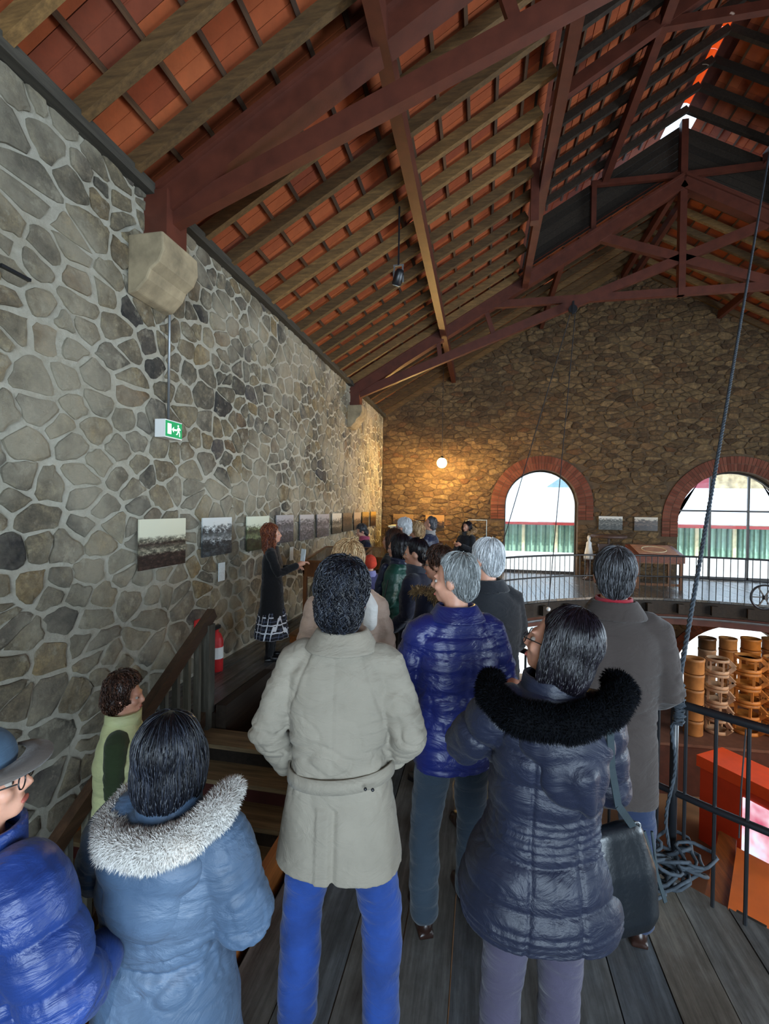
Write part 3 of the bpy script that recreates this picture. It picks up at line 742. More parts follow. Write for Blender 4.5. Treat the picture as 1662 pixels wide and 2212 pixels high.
PH = [((300, 1122), (399, 1216), 'large sepia photograph of a riverside town, first on the left wall', ('#cfccb4', '#8b8672', '#3a2c26', .62), .12),
      ((437, 1119), (499, 1194), 'black and white photograph of boats before houses, second on the left wall', ('#c9ccc9', '#9aa0a0', '#3c4246', .78), .5),
      ((533, 1116), (580, 1183), 'greenish photograph of a wooded river bank, third on the left wall, beside the guide', ('#d4d8c2', '#6f7a58', '#2c3324', .72), .35),
      ((597, 1113), (633, 1169), 'grey portrait photograph on the left wall just behind the guide', ('#a8a6a8', '#7d7a80', '#4b484f', .8), .6),
      ((648, 1112), (677, 1163), 'pale grey photograph with a small red mark, fifth on the left wall', ('#b9b7b8', '#8c8a90', '#66646a', .8), .6),
      ((685, 1111), (710, 1157), 'grey photograph sixth along the left wall', ('#aaa8ab', '#85838a', '#5d5b62', .8), .7),
      ((718, 1109), (737, 1151), 'high-contrast light photograph seventh along the left wall', ('#d6cfc0', '#988f80', '#3a352f', .7), .8),
      ((741, 1108), (760, 1146), 'dark brown photograph eighth along the left wall', ('#7a6a58', '#5c4c3f', '#2b211b', .8), .8),
      ((765, 1107), (779, 1143), 'brown and white photograph ninth along the left wall, above the leaning person', ('#b5a088', '#7a624e', '#3c2c24', .6), .8),
      ((783, 1106), (796, 1139), 'yellow-lit photograph last but one along the left wall', ('#b28c45', '#6d5126', '#2a1d10', .7), .8),  # lamp yellow is put into the print colours here and on the next line
      ((801, 1105), (812, 1135), 'yellow-lit photograph nearest the far corner of the left wall', ('#a88440', '#6a4e24', '#2a1d10', .7), .8)]
for k, (a, c, lb, cs_, tr) in enumerate(PH):
    A = on(a[0], a[1], 0, XL+.05); B = on(c[0], c[1], 0, XL+.05)
    b = MB().box((-.008, -(B.y-A.y)/2, -(A.z-B.z)/2), (.008, (B.y-A.y)/2, (A.z-B.z)/2))
    o = b.build('photograph', photo_mat('print_%d' % k, *cs_, seed=k*1.7, tree=tr), None, label=lb, cat='photograph', group='photographs on the left wall'); o.location = ((XL+.05), (A.y+B.y)/2, (A.z+B.z)/2)
REDP = M('red_print', '#c8282a', .5, bump=0)
f = on(427, 1352, 0, XL+.04); sg = empty('fire_sign', (XL+.04, f.y, f.z-.02), label='small red and white fire safety sign on the left wall above the handrail', cat='sign')
MB().box((-.005, -.06, -.09), (.005, .06, .09)).build('plate', REDP, sg); MB().box((.005, -.05, -.085), (.007, .05, -.04)).build('caption', WHITE, sg)
MB().box((.005, -.03, 0), (.007, .02, .05)).build('symbol', WHITE, sg)
for u, v, lb in ((479, 1235, 'white caption card under the second photograph'), (630, 1196, 'white caption card on the wall in front of the guide')):
    q = on(u, v, 0, XL+.05); o = MB().box((-.004, -.07, -.11), (.004, .07, .11)).build('caption_card', M('caption_paper', '#c9d3d6', .7, .08, 60, bump=0), None, label=lb, cat='card'); o.location = q
fx = on(463, 1395, 0, XL+.14); fe = empty('fire_extinguisher', (XL+.14, fx.y+.05, fx.z-.35), label='red fire extinguisher on the left wall behind the newel post', cat='extinguisher')
MB().lathe([(.05, 0), (.075, .02), (.075, .40), (.05, .47), (.02, .50), (.02, .53)], n=16).build('cylinder', REDP, fe, True)
MB().box((-.02, -.06, .53), (.02, .05, .57)).build('valve', BLACK, fe); MB().lathe([(.077, .2), (.077, .33)], n=16).build('label_band', WHITE, fe)
MB().tube([(0, -.05, .54), (0, -.11, .48), (0, -.1, .25), (0, -.09, .1)], .01, 6).build('hose', BLACK, fe)
q = on(30, 597, 0, XL+.03); MB().bar(on(0, 572, 0, XL+.03), on(64, 606, 0, XL+.03), .03, .02).build('iron_hook_bar', BLACK, None, label='short dark iron bar fixed high on the left wall at the frame edge', cat='bar')

# ---------------------------------------------------------------- lamps
LAMPG = NT('lit_bulb'); LAMPG.b.inputs['Emission Color'].default_value = rgb('#ffd890'); LAMPG.b.inputs['Emission Strength'].default_value = 60; LAMPG = LAMPG.set(.4)
lp = P(955, 1000, 13.4); pdl = empty('pendant_lamp', tuple(lp), label='lit pendant lamp glowing warm in front of the gable wall', cat='lamp')
MB().ball((0, 0, 0), .14, 16, 10).build('bulb', LAMPG, pdl, True)
MB().lathe([(.03, .07), (.05, .09), (.04, .18), (.01, .2)], n=14).build('socket', BLACK, pdl, True)
zt_ = ztile(lp.x)-.03; MB().tube([(0, 0, .2), (0, 0, zt_-lp.z)], .008, 5).build('flex', BLACK, pdl)
pl_ = bpy.data.lights.new('pendant_light', 'POINT'); po = bpy.data.objects.new('pendant_light', pl_); COL.objects.link(po); po.location = lp+Vector((0, -.02, -.12)); pl_.energy = 850; pl_.color = (1, .62, .2); pl_.shadow_soft_size = .07
sp = P(861, 598, 6.3); sl = empty('spotlight', tuple(sp), label='small dark cylindrical spotlight clamped under the roof rafters', cat='lamp')
o = MB().lathe([(.05, -.11), (.062, -.10), (.062, .05), (.045, .09), (.02, .10)], n=16).build('body', BLACK, sl, True); o.rotation_euler = (.25, .35, 0)
o = MB().lathe([(.0, -.118), (.052, -.118), (.052, -.112), (.0, -.112)], n=16).build('lens', M('lamp_glass', '#cfd6d2', .15, metal=.6, bump=0), sl, True); o.rotation_euler = (.25, .35, 0)
for s_ in (-1, 1): MB().bar((s_*.065, 0, -.08), (s_*.055, 0, .15), .012, .02).build('bracket', GREY, sl)
MB().bar((-.07, 0, .15), (.07, 0, .15), .02, .02).build('bracket', GREY, sl); MB().bar((0, 0, .15), (0, 0, ztile(sp.x)-.2-sp.z), .02, .02).build('stem', BLACK, sl)

# ---------------------------------------------------------------- stairs on the left
stair = empty('staircase', (-2, 3.95, 0), label='wooden staircase sinking below the deck along the left wall', cat='stairs'); so = Vector((-2, 3.95, 0))
for k in range(13):
    y1 = 3.95-k*.235; z = -.155*(k+1)
    MB().box(Vector((-3.0, y1-.27, z-.035))-so, Vector((-1.08, y1, z))-so).build('tread', STAIR, stair)
    MB().box(Vector((-3.0, y1-.235, z-.155))-so, Vector((-1.08, y1-.215, z-.035))-so).build('riser', MAROON if k % 2 else DARKW, stair)
for x in (-3.04, -1.08):
    MB().prism([Vector(p)-so for p in ((x, 3.95, -.02), (x, 3.95, -.40), (x, 1.0, -2.4), (x, 1.0, -1.95))], (.045, 0, 0)).build('stringer', ORW, stair)
# varnished boards lining the well, edge beam, dark boards added as shade
lin = stair; lo = so
MB().box(Vector((-1.02, 1.5, -.30))-lo, Vector((-.985, 5.0, .16))-lo).build('edge_board', ORW, lin)
MB().box(Vector((-1.02, 1.5, -.62))-lo, Vector((-.995, 5.0, -.32))-lo).build('lining_or_shade_board', ORW, lin)
MB().box(Vector((-1.02, 1.5, -.94))-lo, Vector((-.995, 5.0, -.64))-lo).build('lining_or_shade_board', MAROON, lin)
MB().box(Vector((-2.36, 5.0, -.9))-lo, Vector((-1.02, 5.04, .0))-lo).build('end_board', ORW, lin)
MB().box(Vector((-2.38, 3.98, -.28))-lo, Vector((-2.28, 5.0, .05))-lo).build('edge_beam', DARKW, lin)
MB().box(Vector((-2.40, 3.98, -2.2))-lo, Vector((-2.38, 5.04, -.28))-lo).build('lining_or_shade_board', DARKW, lin); MB().box(Vector((-3.0, 3.96, -2.2))-lo, Vector((-2.38, 3.98, -.02))-lo).build('lining_or_shade_board', DARKW, lin)  # dark boards added to stand in for shade over the bright wall below deck
MB().box(Vector((-3.0, 1.43, -2.3))-lo, Vector((-1.0, 1.46, -.28))-lo).build('end_board', DARKW, lin)
NEW = wood_mat('newel_wood', '#5d5a50', '#6b675b', '#757060', st=(9, 9, 1)); HRW = wood_mat('handrail_wood', '#3d2c20', '#4a3526', '#533c2b', rough=.45)
bal = empty('balustrade', (-2.46, 3.95, 0), label='wooden stair balustrade with dark handrail sloping down beside the left wall', cat='balustrade')
MB().box((-.05, -.05, -.3), (.05, .05, .80)).build('newel_post', NEW, bal)
sl_ = math.tan(math.radians(32)); hr = lambda y: .84+y*sl_
MB().bar((0, .08, hr(.08)), (0, -3.2, hr(-3.2)), .07, .10).build('handrail', HRW, bal)
for k in range(1, 18):
    y = -.15*k; MB().box((-.025, y-.02, hr(y)-1.0), (.025, y+.02, hr(y)-.04)).build('baluster', NEW, bal)
MB().bar((0, 0, hr(0)-.86), (0, -2.9, hr(-2.9)-.86), .05, .1).build('bottom_rail', HRW, bal)

# ---------------------------------------------------------------- show cases
def vitrine(loc, rz, w, d, zt, label, legs=True, slope=.12, lit=False):
    v = empty('display_case', loc, rz, label, 'display case', 'glazed wooden display cases')
    for sx in (-1, 1):
        for sy in (-1, 1): MB().box((sx*(w/2-.03)-.025, sy*(d/2-.03)-.025, 0), (sx*(w/2-.03)+.025, sy*(d/2-.03)+.025, zt-.2)).build('leg', OAK, v)
    MB().box((-w/2, -d/2, zt-.22), (w/2, d/2, zt-.19)).build('bottom_board', OAK, v)
    f = zt-.19
    for a in ((-w/2, -d/2, w/2, -d/2+.02), (-w/2, d/2-.02, w/2, d/2)):
        h = zt if a[1] < 0 else zt+slope
        MB().box((a[0], a[1], f), (a[2], a[3], h)).build('apron', OAK, v)
    for x in (-w/2, w/2-.02): MB().prism([(x, -d/2, f), (x, d/2, f), (x, d/2, zt+slope), (x, -d/2, zt)], (.02, 0, 0)).build('side_panel', OAK, v)
    MB().prism([(-w/2+.03, -d/2+.03, zt), (w/2-.03, -d/2+.03, zt), (w/2-.03, d/2-.03, zt+slope), (-w/2+.03, d/2-.03, zt+slope)], (0, 0, .006)).build('glass_lid', GLASS, v)
    for p, q in (((-w/2, -d/2, zt), (w/2, -d/2, zt)), ((-w/2, d/2, zt+slope), (w/2, d/2, zt+slope)), ((-w/2+.02, -d/2, zt), (-w/2+.02, d/2, zt+slope)), ((w/2-.02, -d/2, zt), (w/2-.02, d/2, zt+slope))): MB().bar(p, q, .04, .03).build('lid_frame', OAK, v)
    return v
PAPER = M('old_paper', '#d8cba6', .8, .1, 20, bump=0)
g = P(712, 1400, 6.7)
v1 = vitrine((-2.08, 6.85, .13), math.radians(0), .78, 1.0, 1.0, 'wooden display case with sloping glass lid, right in front of the guide')
MB().box((-.35, -.46, .03), (-.33, .46, .74)).build('glass_side', GLASS, v1); MB().box((-.33, -.47, .03), (.33, -.465, .74)).build('glass_side', GLASS, v1)
pf = empty('plinth', (-2.08, 6.8, 0), label='low orange-brown wooden plinth under the display case by the guide', cat='plinth')
MB().box((-.5, -.62, .004), (.5, .60, .10)).build('body', ORW, pf); MB().box((-.52, -.64, .10), (.52, .62, .126)).build('top_board', OAK, pf)
for k, (x, y) in enumerate(((-.15, -.2), (.12, .1), (-.1, .3))):
    o = MB().box((-.1, -.14, 0), (.1, .14, .01)).build('document', PAPER, None, label=('old paper nearest the camera in the display case by the guide', 'old paper at the right of the display case by the guide', 'old paper farthest in the display case by the guide')[k], cat='document', group='papers in the near display case'); o.location = (-2.08+x, 6.85+y, .13+1.0-.18)
v2 = vitrine((-1.85, 9.15, .003), 0, 1.1, .8, .95, 'wooden table case under the last photographs, beside the leaning person')
v3 = vitrine((-1.3, 11.2, .003), math.radians(6), 1.5, .8, .98, 'brightly lit table case behind the leaning person and the crowd')
BR = M('brass_exhibit', '#b8862f', .3, metal=.9)
for k in range(3):
    o = MB().lathe([(.04, 0), (.09, .01), (.11, .06), (.05, .09), (.03, .13)], n=16).build('pottery_dish', BR if k % 2 else PAPER, None, True, label='small %s dish in the brightly lit table case' % ('paper-coloured left', 'brass', 'paper-coloured right')[k], cat='dish', group='dishes in the lit table case'); o.location = (-1.85+.26*k, 11.1+.1*(k % 2), .985-.185)
wb = empty('cabinet', (-2.1, 13.6, .003), label='pale model box on a wooden stand in the far left corner', cat='cabinet')
MB().box((-.5, -.3, 0), (.5, .3, .95)).build('stand', OAK, wb); MB().box((-.45, -.28, .95), (.45, .28, 1.35)).build('model_box', M('cream_board', '#d9cfae', .7), wb); MB().box((-.5, -.31, 1.35), (.5, .31, 1.40)).build('lid', M('cream_board_lid', '#e6dfc4', .6), wb)
# photographs on the gable wall
GP = [((850, 1110), (893, 1146), 'brown photograph behind the white-haired man on the gable wall', ('#8a6a3c', '#5a4326', '#2a1d12', .7)),
      ((920, 1112), (960, 1140), 'brown photograph under the pendant lamp on the gable wall', ('#9a7440', '#5e4424', '#22170e', .5)),
      ((1294, 1115), (1345, 1145), 'grey photograph of a workshop between the arches, the left one of two', ('#c9c6bd', '#77756c', '#4a4a45', .8)),
      ((1371, 1117), (1421, 1147), 'brown photograph of machinery between the arches, the right one of two', ('#bdb2a0', '#6a5648', '#33251f', .8))]
for k, (a, c, lb, cs_) in enumerate(GP):
    A = on(a[0], a[1], 1, YF-.07); B = on(c[0], c[1], 1, YF-.07)
    o = MB().box((-(B.x-A.x)/2, -.008, -(A.z-B.z)/2), ((B.x-A.x)/2, .008, (A.z-B.z)/2)).build('photograph', photo_mat('gable_print_%d' % k, *cs_, seed=k*2.3+9, tree=.8), None, label=lb, cat='photograph', group='photographs on the gable wall'); o.location = ((A.x+B.x)/2, YF-.07, (A.z+B.z)/2)
# desk case between the arches
A = on(1365, 1185, 1, 13.0); B = on(1467, 1262, 1, 13.0)
v4 = empty('desk_case', ((A.x+B.x)/2, 13.1, .003), 0, 'red-brown sloping desk case between the two arched openings', 'display case'); w = (B.x-A.x)/2
for sx in (-1, 1):
    for sy in (-1, 1): MB().box((sx*(w-.06)-.035, sy*.38-.035, 0), (sx*(w-.06)+.035, sy*.38+.035, .74)).build('leg', OAK, v4)
RDW = wood_mat('red_brown_wood', '#7a3f2c', '#8a4a33', '#95563a', rough=.35)
MB().prism([(-w, -.45, .66), (-w, .45, .66), (-w, .45, 1.04), (-w, -.45, .84)], (2*w, 0, 0)).build('case_body', RDW, v4)
MB().prism([(-w+.1, -.36, .863), (w-.1, -.36, .863), (w-.1, .38, 1.027), (-w+.1, .38, 1.027)], (0, 0, .01)).build('plan_sheet', M('plan_paper', '#b98b72', .6), v4)
MB().tube([(math.cos(2*PI*i/24)*.28, math.sin(2*PI*i/24)*.24, .95+math.sin(2*PI*i/24)*.24*.222) for i in range(24)], .015, 5, True).build('drawn_ring', PAPER, v4)
for z in (.66, .12): MB().bar((-w+.06, -.38, z), (w-.06, -.38, z), .04, .06).build('rail', OAK, v4)
# machine, white figure, glass vitrine
mc = on(1312, 1235, 1, 14.1); m_ = empty('hand_press', (mc.x, 14.0, .003), label='small old iron press with a wide top bar between the openings', cat='machine')
IR = M('rusty_iron', '#4a332a', .6)
MB().box((-.32, -.2, 0), (.32, .2, .45)).build('base', IR, m_)
for s_ in (-1, 1): MB().box((s_*.2-.04, -.06, .45), (s_*.2+.04, .06, .98)).build('column', IR, m_)
MB().box((-.26, -.08, .9), (.26, .08, 1.0)).build('crosshead', IR, m_); MB().lathe([(.03, .6), (.03, 1.18)], n=12).build('screw', IR, m_); MB().lathe([(.44, 1.17), (.46, 1.19), (.46, 1.23), (.44, 1.25)], n=24).build('flywheel', IR, m_)
MB().lathe([(.12, .56), (.13, .62), (.05, .64)], n=16).build('platen', IR, m_)
fg = on(1272, 1215, 1, 14.0); ws = empty('white_figurine', (fg.x, 14.0, .003), label='white plaster figurine on a dark stand beside the iron press', cat='figurine')
MB().lathe([(.14, 0), (.15, .03), (.05, .06), (.04, .52), (.13, .54), (.13, .57)], n=16).build('stand', IR, ws, True)
MB().lathe([(.12, .57), (.13, .62), (.10, .8), (.07, .95), (.075, 1.02), (.03, 1.07), (.045, 1.12), (.05, 1.17), (.03, 1.22), (.005, 1.23)], n=14).build('figure', WHITE, ws, True)
ga = on(1012, 1123, 1, 12.4); gb = on(1051, 1170, 1, 12.4)
gv = empty('glass_case', ((ga.x+gb.x)/2, 12.6, .003), label='clear upright glass case standing left of the left arched opening', cat='display case'); w = (gb.x-ga.x)/2; zt_ = ga.z
EDG = M('polished_acrylic_edge', '#cfe0dd', .2, bump=0)
MB().box((-w, -.25, 0), (w, .25, .85)).build('plinth', OAK, gv); MB().box((-w, -.25, .85), (-w+.008, .25, zt_)).build('pane', GLASS, gv); MB().box((w-.008, -.25, .85), (w, .25, zt_)).build('pane', GLASS, gv); MB().box((-w, -.25, .85), (w, -.242, zt_)).build('pane', GLASS, gv)
for p, q in (((-w, -.25, .85), (-w, -.25, zt_)), ((w, -.25, .85), (w, -.25, zt_)), ((-w, -.25, zt_), (w, -.25, zt_)), ((w, -.25, zt_), (w, .25, zt_))): MB().bar(p, q, .015, .015).build('edge', EDG, gv)
o = MB().lathe([(.06, 0), (.11, .05), (.12, .16), (.06, .24), (.04, .3), (.06, .32)], n=16).build('stoneware_jug', PAPER, None, True, label='pale stoneware jug inside the upright glass case', cat='jug'); o.location = ((ga.x+gb.x)/2+.1, 12.6, .853)
# iron wheel at the right end of the far gallery
wq = P(1652, 1312, 9.3); iw = empty('iron_wheel', (wq.x, wq.y, .26), label='small spoked iron wheel behind the far railing at the right edge', cat='wheel')
MB().tube([(math.cos(2*PI*i/24)*.24, 0, math.sin(2*PI*i/24)*.24) for i in range(24)], .02, 6, True).build('rim', BLACK, iw)
for k in range(6): a = PI/3*k; MB().bar((0, 0, 0), (math.cos(a)*.24, 0, math.sin(a)*.24), .02, .02).build('spoke', BLACK, iw)
MB().lathe([(.04, -.04), (.04, .04)], n=10).build('hub', BLACK, iw)

# ---------------------------------------------------------------- lower storey exhibits seen through the opening
CLAY = [M('ochre_clay', '#a9703a', .6, .2, 5), M('buff_clay', '#b08a68', .65, .2, 5), M('orange_clay', '#b8702a', .6, .2, 5), M('brown_glaze', '#5a3c22', .4, .3, 4)]
bench = empty('bench', (5.3, 9.6, LOW), label='low brown platform carrying the stacked clay pipes below the gallery', cat='platform')
BZ = -2.25
bp = [P(1415, 1590, 8.6), P(1700, 1625, 8.3)]
A, B = [Vector((q.x, q.y, 0)) for q in bp]; d = (B-A).normalized(); nn = Vector((-d.y, d.x, 0)); A = A-d*.6; B = B+d*2.5
bo = Vector((5.3, 9.6, LOW))
MB().prism([Vector((q.x, q.y, LOW))-bo for q in (A, B, B+nn*2.6, A+nn*2.6)], (0, 0, BZ-LOW-.05)).build('base', M('brown_plinth_paint', '#4a2418', .6), bench)
MB().prism([Vector((q.x, q.y, BZ-.05))-bo for q in (A-nn*.04, B-nn*.04, B+nn*2.6, A+nn*2.6)], (0, 0, .05)).build('top', M('brown_top_paint', '#6a4534', .6), bench)
def pot(kind, mt, r, h):
    """one clay piece: plain ring pipe, or open chimney pot with window and handle"""
    root = empty('clay_pipe' if kind == 0 else 'chimney_pot')
    if kind == 0: MB().lathe([(r*.93, 0), (r, .02), (r, h*.78), (r*1.04, h*.8), (r*1.04, h*.98), (r*.9, h*.98), (r*.88, h*.5)], n=20).build('body', mt, root, True)
    else:
        b = MB(); b.lathe([(r, 0), (r*1.03, .02), (r*1.03, h*.22), (r*.9, h*.24), (r*.86, .02)], n=20); b.lathe([(r, h*.8), (r*1.03, h*.82), (r*1.03, h*.98), (r*.9, h*.98), (r*.86, h*.8)], n=20); b.build('body', mt, root, True)
        for k in range(5):
            a = -PI/2+(-.6, .6, 1.9, PI, -1.9)[k]; MB().bar((math.cos(a)*r*.95, math.sin(a)*r*.95, h*.2), (math.cos(a)*r*.95, math.sin(a)*r*.95, h*.84), r*.18, r*.18).build('stave', mt, root)
        MB().bar((r*.95, 0, h*.85), (r*1.45, 0, h*.5), .05, .07).build('handle', mt, root); MB().bar((r*1.45, 0, h*.5), (r*.95, 0, h*.12), .05, .07).build('handle', mt, root)
    return root
def dup(root):
    r = root.copy(); COL.objects.link(r)
    for ch in list(root.children): c = ch.copy(); COL.objects.link(c); c.parent = r
    return r
cols = [(1497, 5, 0, 0, .165, .285, 8.9, 0), (1547, 5, 1, 1, .185, .28, 9.0, 0), (1612, 5, 1, 2, .215, .29, 9.0, 0), (1676, 5, 1, 2, .215, .29, 8.9, 0), (1524, 6, 0, 3, .165, .24, 10.3, 0), (1569, 6, 0, 0, .165, .24, 10.3, 0), (1618, 6, 0, 2, .18, .24, 10.3, 0), (1664, 6, 0, 0, .18, .24, 10.3, 0)]
names = ['front left', 'second front', 'third front', 'right-hand front', 'dark rear', 'middle rear', 'third rear', 'right-hand rear']
for ci, (u, n_, kd, mt, r_, h_, D_, _z) in enumerate(cols):
    q = P(u, 1590, D_); first = None
    for k in range(n_):
        kind = kd if not (ci == 4 and k % 2) else 0
        o = pot(kind, CLAY[mt if ci != 4 or k % 2 else 1], r_, h_) if first is None or ci == 4 else dup(first)
        if first is None: first = o
        o.location = (q.x, q.y, BZ+.002+k*(h_+.002)); o.rotation_euler = (0, 0, -.9+.12*k)
        nm = 'clay pipe' if kind == 0 else 'open chimney pot with handle'
        tag(o, '%s, %s in the %s stack below the gallery' % (['ochre', 'buff', 'orange', 'banded'][mt]+' '+nm, ('bottom', 'second up', 'third up', 'fourth up', 'fifth up', 'sixth up')[k], names[ci]), 'pipe' if kind == 0 else 'chimney pot', 'stacked clay pipes and pots')
# orange display block with a screen
ORG = M('orange_paint', '#d8401c', .5, .05, 3, bump=.05); ORG2 = M('orange_panel', '#d2691e', .45, .06, 3, bump=.05)
ta = P(1514, 1632, 7.4); tb_ = P(1700, 1715, 6.35); A = Vector((ta.x, ta.y, 0)); B = Vector((tb_.x, tb_.y, 0)); d = (B-A).normalized(); nn = Vector((-d.y, d.x, 0)); nn = nn if nn.y > 0 else -nn
zt_ = ta.z; blk = empty('display_block', (A.x, A.y, LOW), label='bright orange display block with a glossy screen, below the gallery', cat='display'); bo = Vector((A.x, A.y, LOW))
MB().prism([Vector((q.x, q.y, LOW))-bo for q in (A, A+d*2.2, A+d*2.2+nn*.55, A+nn*.55)], (0, 0, zt_-LOW)).build('body', ORG, blk)
MB().prism([Vector((q.x, q.y, zt_-.16))-bo for q in (A-nn*.05-d*.03, A+d*2.2-nn*.05, A+d*2.2+nn*.58, A+nn*.58-d*.03)], (0, 0, .17)).build('top_lip', M('bright_orange_paint', '#f0501e', .45, .03, bump=0), blk)
SCR = NT('screen_with_reflection'); SCR.base(SCR.ramp(SCR.noise(2.2, 3), [(.35, '#c8607a'), (.5, '#e8b8c8'), (.6, '#dfe8ff')])); SCR.b.inputs['Emission Strength'].default_value = .9; SCR.L(SCR.n['Principled BSDF'].inputs['Base Color'].links[0].from_socket, SCR.b.inputs['Emission Color']); SCR = SCR.set(.08)  # pink and white patches with emission stand in for the reflection on the screen
MB().prism([Vector((q.x, q.y, z))-bo for q, z in ((A+d*.62-nn*.02, LOW+.25), (A+d*1.9-nn*.02, LOW+.25), (A+d*1.9-nn*.02, zt_-.3), (A+d*.62-nn*.02, zt_-.3))], tuple(nn*.02)).build('screen', SCR, blk)
pa = empty('orange_table', (3.6, 6.0, LOW), label='low orange table in front of the display block, with a light wood end', cat='table'); po_ = Vector((3.6, 6.0, LOW)); zt2 = -2.55
c4 = [on(u, v, 2, zt2) for u, v in ((1592, 1838), (1720, 1905), (1720, 2160), (1560, 2060))]
MB().prism([c-po_ for c in c4], (0, 0, .05)).build('top', ORG2, pa)
c5 = [on(u, v, 2, zt2-.03) for u, v in ((1555, 1800), (1592, 1820), (1575, 2040), (1515, 1975))]
MB().prism([c-po_ for c in c5], (0, 0, .04)).build('wood_end', ORW, pa)
for c in (c5[0], c5[3], c4[1]): 
    MB().bar((c.x-po_.x+.02, c.y-po_.y, .0), (c.x-po_.x+.02, c.y-po_.y, zt2-LOW-.02), .06, .06).build('leg', ORW, pa)
# ---------------------------------------------------------------- people
from mathutils.bvhtree import BVHTree
def cloth(name, c, rough=.75, sheen=.3, spec=.35, var=.08, bump=.15, bscale=300):
    t = NT(name); c0 = rgb(c); t.base(t.ramp(t.noise(6), [(.3, tuple(x*(1-var*2) for x in c0[:3])+(1,)), (.7, tuple(min(1, x*(1+var*1.5)) for x in c0[:3])+(1,))]))
    fine = t.noise(bscale, 2); w = t.new('TexNoise'); w.inputs['Scale'].default_value = 9; w.inputs['Detail'].default_value = 5; w.inputs['Roughness'].default_value = .55; w.inputs['Distortion'].default_value = 1.6
    mp = t.new('Mapping'); mp.inputs['Scale'].default_value = (.7, .7, 1.5); t.L(t.co.outputs['Object'], mp.inputs[0]); t.L(mp.outputs[0], w.inputs[0])
    a = t.new('Math', operation='MULTIPLY_ADD'); t.L(fine, a.inputs[0]); a.inputs[1].default_value = .03; t.L(w.outputs['Fac'], a.inputs[2]); t.bump(a.outputs[0], .5, .022)
    return t.set(rough, spec=spec, Sheen_Weight=sheen*.5)
def hairm(name, a, b, c, rough=.42, spec=.45):
    t = NT(name); t.base(t.ramp(t.rand(), [(0, a), (.55, b), (1, c)])); return t.set(rough, spec=spec)
SKINM = NT('skin'); SKINM.base(SKINM.ramp(SKINM.noise(14), [(.3, '#b9826a'), (.7, '#d29d84')])); SKINM.b.inputs['Subsurface Weight'].default_value = .12; SKINM.b.inputs['Subsurface Scale'].default_value = .01; SKINM = SKINM.set(.5)
EYE = M('eye_white', '#a89f96', .6, .02, bump=0, spec=.1); IRIS = M('iris', '#2a1c14', .2, bump=0); LIP = M('lips', '#a8594e', .5, bump=0)
H_DARK = hairm('black_hair', '#0b0b10', '#15161c', '#343945', .34); H_GREY = hairm('grey_hair', '#5d605f', '#8f9494', '#c4c8c8'); H_WHITE = hairm('white_hair', '#9fa3a6', '#c9cccf', '#f0f1f2')
H_GDARK = hairm('dark_greying_hair', '#1f1e20', '#38383b', '#7a7c82'); H_BROWN = hairm('dark_brown_hair', '#20130e', '#3a231a', '#5f3d2c'); H_RED = hairm('red_brown_hair', '#3a1a10', '#6b3420', '#a2603a')
H_BLOND = hairm('dark_blond_hair', '#7a5a3a', '#a5825a', '#d0b48a'); H_BLACK = hairm('plum_black_hair', '#0a080c', '#120f15', '#211c26', .3)
def waves(co, seed, freq, n=6, aniso=(1, 1, 1)):
    r = np.random.RandomState(seed); out = np.zeros(len(co)); q = co*np.array(aniso)
    wp = np.sin(q @ r.normal(size=(3, 3))*freq*.45 + r.uniform(0, 6, 3))*.9
    for i in range(n):
        d = r.normal(size=3); d /= np.linalg.norm(d); out += np.sin(q @ d*freq*r.uniform(.6, 1.7)+wp[:, i % 3]*2+r.uniform(0, 6))
    return out/n
_tmp = bpy.data.objects.new('tmp_shape', bpy.data.meshes.new('tmp_shape'))
def blob(mb, vox, smooth=5, disp=None):
    """union of overlapping closed shapes as one continuous surface"""
    me = mb.mesh('m'); bm = bmesh.new(); bm.from_mesh(me); bmesh.ops.recalc_face_normals(bm, faces=bm.faces)
    bm.to_mesh(me); bm.free()
    o = bpy.data.objects.new('shape_source', me); COL.objects.link(o)
    md = o.modifiers.new('r', 'REMESH'); md.mode = 'VOXEL'; md.voxel_size = vox; md.use_smooth_shade = True
    ms = o.modifiers.new('s', 'SMOOTH'); ms.iterations = smooth; ms.factor = .5
    dg = bpy.context.evaluated_depsgraph_get(); out = bpy.data.meshes.new_from_object(o.evaluated_get(dg))
    bpy.data.objects.remove(o); bpy.data.meshes.remove(me)
    if disp:
        n = len(out.vertices); co = np.empty(n*3); nr = np.empty(n*3); out.vertices.foreach_get('co', co); out.vertices.foreach_get('normal', nr)
        co = co.reshape(-1, 3); nr = nr.reshape(-1, 3); co = co+nr*disp(co, nr)[:, None]
        out.vertices.foreach_set('co', co.ravel()); out.update()
    return out
def loft(mb, rings, n=28, p=2.4):
    """rings: (z, rx, ry, cx, cy) bottom to top"""
    base = len(mb.v)
    for z, rx, ry, cx, cy in rings:
        for k in range(n):
            t = 2*PI*k/n; c, s = math.cos(t), math.sin(t)
            mb.v.append((cx+rx*math.copysign(abs(c)**(2/p), c), cy+ry*math.copysign(abs(s)**(2/p), s), z))
    for i in range(len(rings)-1):
        for k in range(n):
            l = (k+1) % n; mb.f.append((base+i*n+k, base+i*n+l, base+(i+1)*n+l, base+(i+1)*n+k))
    mb.f.append(tuple(base+k for k in reversed(range(n)))); mb.f.append(tuple(base+(len(rings)-1)*n+k for k in range(n)))
